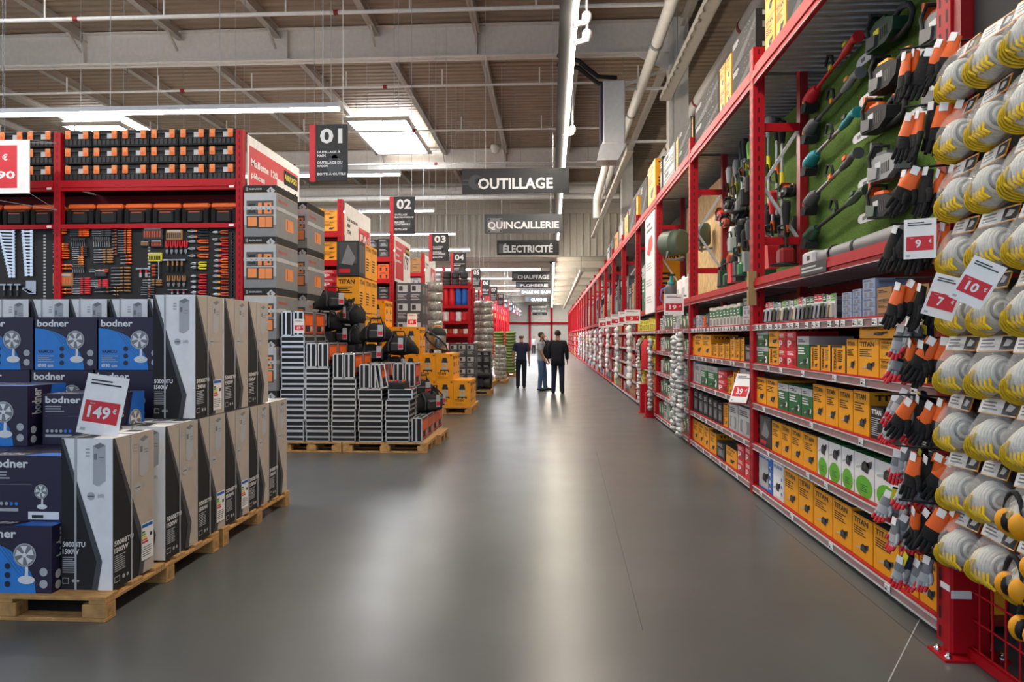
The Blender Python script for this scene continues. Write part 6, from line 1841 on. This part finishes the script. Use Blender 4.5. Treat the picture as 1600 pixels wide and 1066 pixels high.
def make_maskbag(label):
    """hangs from its header; y along the panel is local x, aisle side is -y"""
    t = thing('mask_bag', label, 'bagged masks')
    R_ = random.Random(3)
    m = MB()
    m.ell((.03, -.06, -.0), (.05, .05, .05), 'knit', 14, 10)
    for k in range(6):
        u = k / 6; r_ = (1 - (1 - u) ** 2) ** .5
        m.tube([(.078 - .09 * u, -.06 + (.03 + .042 * r_) * math.cos(2 * PI * a / 16), -.012 - .01 * u + (.03 + .05 * r_) * math.sin(2 * PI * a / 16)) for a in range(16)], .009, 'knit', 6, True)
    for k in range(13):
        u = k / 12
        pts = []
        for a in range(18):
            th = 2 * PI * a / 18
            pts.append((-.015 - .065 * u + .012 * math.sin(3 * th), -.06 + .072 * math.cos(th), -.025 - .028 * u + .082 * math.sin(th) * (1 - .1 * u)))
        m.tube(pts, .0062, 'knit_yellow' if k in (5, 9, 12) else 'knit', 6, True)
        if k % 3 == 2: m.tube([(p[0] - .004, p[1] * 1.05 - .004, p[2] * 1.08) for p in pts[8:17]], .006, 'knit_yellow', 5)
    for k in range(5):
        x = -.06 + .03 * k; m.tube([(x, -.125, -.04), (x + .02, -.137, -.075), (x + .045, -.12, -.1)], .007, 'knit_yellow', 5)
    m.build('nested_masks', t, label='white cup masks with yellow straps')
    m = MB(); m.ell((0, -.06, -.02), (.128, .088, .112), 'plastic_film', 18, 12)
    m.v = [(x + .012 * math.sin(40 * z + 9 * y), y + .01 * math.sin(55 * x + 20 * z), z if z < .05 else .05 + (z - .05) * 1.7) for x, y, z in m.v]; m.build('plastic_bag', t)
    m = MB(); m.T = Matrix.Translation((0, -.045, .115)) @ Matrix.Rotation(-.35, 4, 'X')
    m.box(-.115, .115, 0, .004, -.035, .045, 'yellow'); f = m.face((-.115, 0, -.035), (.23, 0, 0), (0, 0, .08))
    f.rect(0, .04, 1, .92, 'paper').rect(.62, .08, 1, .88, 'black', 1).rect(.0, .0, 1, .05, 'yellow', 1).lines(.08, .2, .5, .8, 3, 'grey', 1).poly([(.7, .3), (.85, .3), (.92, .6), (.75, .75)], 'lgrey', 2)
    m.build('header_card', t)
    return t


MB_ = Proto(make_maskbag)
cols = [3.56, 3.30, 3.05, 2.80]
RG = random.Random(9)
for r_, z in enumerate(ZROW):
    for c, y in enumerate(cols):
        if c == 3 and r_ > 6: continue
        MB_((XG - .05 + RG.uniform(-.01, .0), y + RG.uniform(-.012, .012), z), -PI / 2, 'clear bag of white masks with yellow straps, %s row down, %s from the post' % (ORD[r_], ORD[c]), 'bagged masks on the end panel', rot=(RG.uniform(-.05, .05), RG.uniform(-.06, .06), -PI / 2 + RG.uniform(-.12, .12)))


def make_goggles(label):
    t = thing('ear_muffs', label, 'ear muffs')
    m = MB()
    for s in (-1, 1): m.ell((.045 * s, -.05, -.03), (.035, .05, .055), 'yellow', 12, 8); m.ell((.03 * s, -.05, -.03), (.025, .042, .046), 'black', 12, 8)
    m.build('ear_cups', t)
    m = MB(); m.tube([(.06 * math.cos(a * .35), -.05, -.02 + .12 * math.sin(a * .35)) for a in range(10)], .012, 'soft_black', 6); m.build('headband', t)
    return t


GG = Proto(make_goggles)
for i, (y, z) in enumerate(((3.06, .87), (3.06, .60), (2.97, .45), (2.9, .72))): GG((XG - .13, y, z), -PI / 2, 'yellow and black ear muffs hanging below the masks, %s' % ['upper, near the post', 'middle', 'lowest', 'nearest the frame edge'][i], 'ear muffs')


def glove_mesh(cuff, hand, tips, L=.25, label_mat=None):
    """hangs from the cuff at z = 0, fingers down, palm in the xz plane"""
    m = MB()
    def el(z, w_, d, mt0, mt1, z1, w1, d1):
        vs = []
        n = 10
        for (zz_, a, b) in ((z, w_, d), (z1, w1, d1)): vs += [(a * math.cos(2 * PI * j / n), b * math.sin(2 * PI * j / n), zz_) for j in range(n)]
        m.add(vs, [(j, (j + 1) % n, n + (j + 1) % n, n + j) for j in range(n)], mt0, True)
    k = L / .25
    el(0, .036 * k, .014, cuff, 0, -.03 * k, .037 * k, .016); el(-.03 * k, .037 * k, .016, cuff, 0, -.07 * k, .042 * k, .02); el(-.07 * k, .042 * k, .02, cuff if hand != cuff else hand, 0, -.10 * k, .047 * k, .021)
    el(-.10 * k, .047 * k, .021, hand, 0, -.155 * k, .046 * k, .019)
    m.ell((0, 0, -.155 * k), (.046 * k, .019, .012 * k), hand, 10, 4)
    for q in range(4):
        x = (-.033 + .022 * q) * k; ln = (.065, .082, .078, .06)[q] * k
        m.tube([(x, 0, -.15 * k), (x * 1.12, -.006, -.15 * k - ln * .55), (x * 1.15, -.016, -.15 * k - ln)], [.0125 * k, .0115 * k, .008 * k], hand, 7)
        if tips: m.tube([(x * 1.12, -.006, -.15 * k - ln * .5), (x * 1.16, -.017, -.153 * k - ln)], [.0135 * k, .011 * k], tips, 7)
    m.tube([(.036 * k, 0, -.095 * k), (.062 * k, -.01, -.125 * k), (.068 * k, -.016, -.155 * k)], [.016 * k, .0135 * k, .009 * k], hand, 7)
    m.box(-.02, .02, -.019, -.016, -.03, .012, 'paper') if label_mat is None else m.box(-.022, .022, -.025, -.022, -.07, -.0, label_mat)
    return m


def glove(cuff, hand, tips, L, lm=None):
    g_ = glove_mesh(cuff, hand, tips, L, lm); return g_.mesh('glove')


GA, GB, GC, GD = glove('orange', 'fabric_black', None, .27), glove('orange', 'orange', None, .25), glove('grey', 'lgrey', 'print_red', .2), glove('navy_cloth', 'grey', 'print_red', .22, 'bright_yellow')
GE = glove('fabric_black', 'fabric_black', None, .27)
rows = [(1478, 68), (1485, 162), (1478, 262), (1462, 352), (1470, 440), (1466, 535), (1462, 628), (1470, 712), (1476, 800)]
for r_, (px, py) in enumerate(rows):
    p = at(px, py, X=XG - .12)
    for k in range(5 if r_ < 5 else 4):
        me = (GA, GA, GE, GA, GA)[k] if r_ != 3 else (GB, GA, GE, GE, GE)[k]
        o = put(me, 'work_glove', (XG - .10 - .035 * k + RG.uniform(-.01, .01), p.y - .055 + .05 * k + RG.uniform(-.015, .015), p.z + RG.uniform(-.02, .02)), 0, None, '%s work glove in the hanging bunch, %s bunch from the top, %s glove' % ('all orange' if me is GB else 'all black' if me is GE else 'orange-cuffed black', ORD[r_], ORD[k]), 'glove', 'orange and black gloves by the post',
                rot=(RG.uniform(-.15, .1), RG.uniform(.15, .55), -PI / 2 + RG.uniform(-.2, .9)))
    t = thing('glove_hook', 'black hook holding a bunch of gloves by the post, %s from the top' % ORD[r_], 'hook', (XG, p.y, p.z)); m = MB(); m.tube([(.0, .0, .02), (-.28, .14, .03)], .006, 'soft_black', 6); m.build('rod', t)
rows2 = [(1432, 502), (1424, 542), (1424, 612), (1416, 642), (1426, 700), (1412, 765), (1424, 808), (1432, 868), (1445, 742)]
for r_, (px, py) in enumerate(rows2):
    p = at(px, py, X=XG - .14)
    for k in range(4):
        put((GD, GC, GC, GC)[k] if r_ % 2 == 0 else (GC, GC, GD, GC)[k], 'coated_glove', (XG - .10 - .03 * k, p.y + .035 * (k - 1.5), p.z - .03 * (k % 2)), 0, None, 'small grey glove with red fingertips, %s bunch down the post, %s glove' % (ORD[r_], ORD[k]), 'glove', 'grey and red gloves by the post', rot=(RG.uniform(-.2, .1), RG.uniform(.05, .45), -PI / 2 + RG.uniform(-.2, .8)))
for i, (px, py, tx, rz) in enumerate(((1462, 496, '7', .32), (1506, 474, '10', .5), (1437, 404, '9', .0))):
    p = at(px, py, X=XG - (.34, .36, .3)[i])
    t = price_card('price_card', .13 if i < 2 else .14, .2, tx, 'white card with red price %s, %s' % (tx, ('hanging lower between gloves and masks', 'hanging before the masks', 'hanging at the end of the turf board')[i])); t.location = p; t.rotation_euler = (-.1, rz, -.55)
    m = MB(); m.tube([(0, .004, .19), (.12, .2, .24)], .004, 'soft_black', 5); m.build('hook_wire', t)
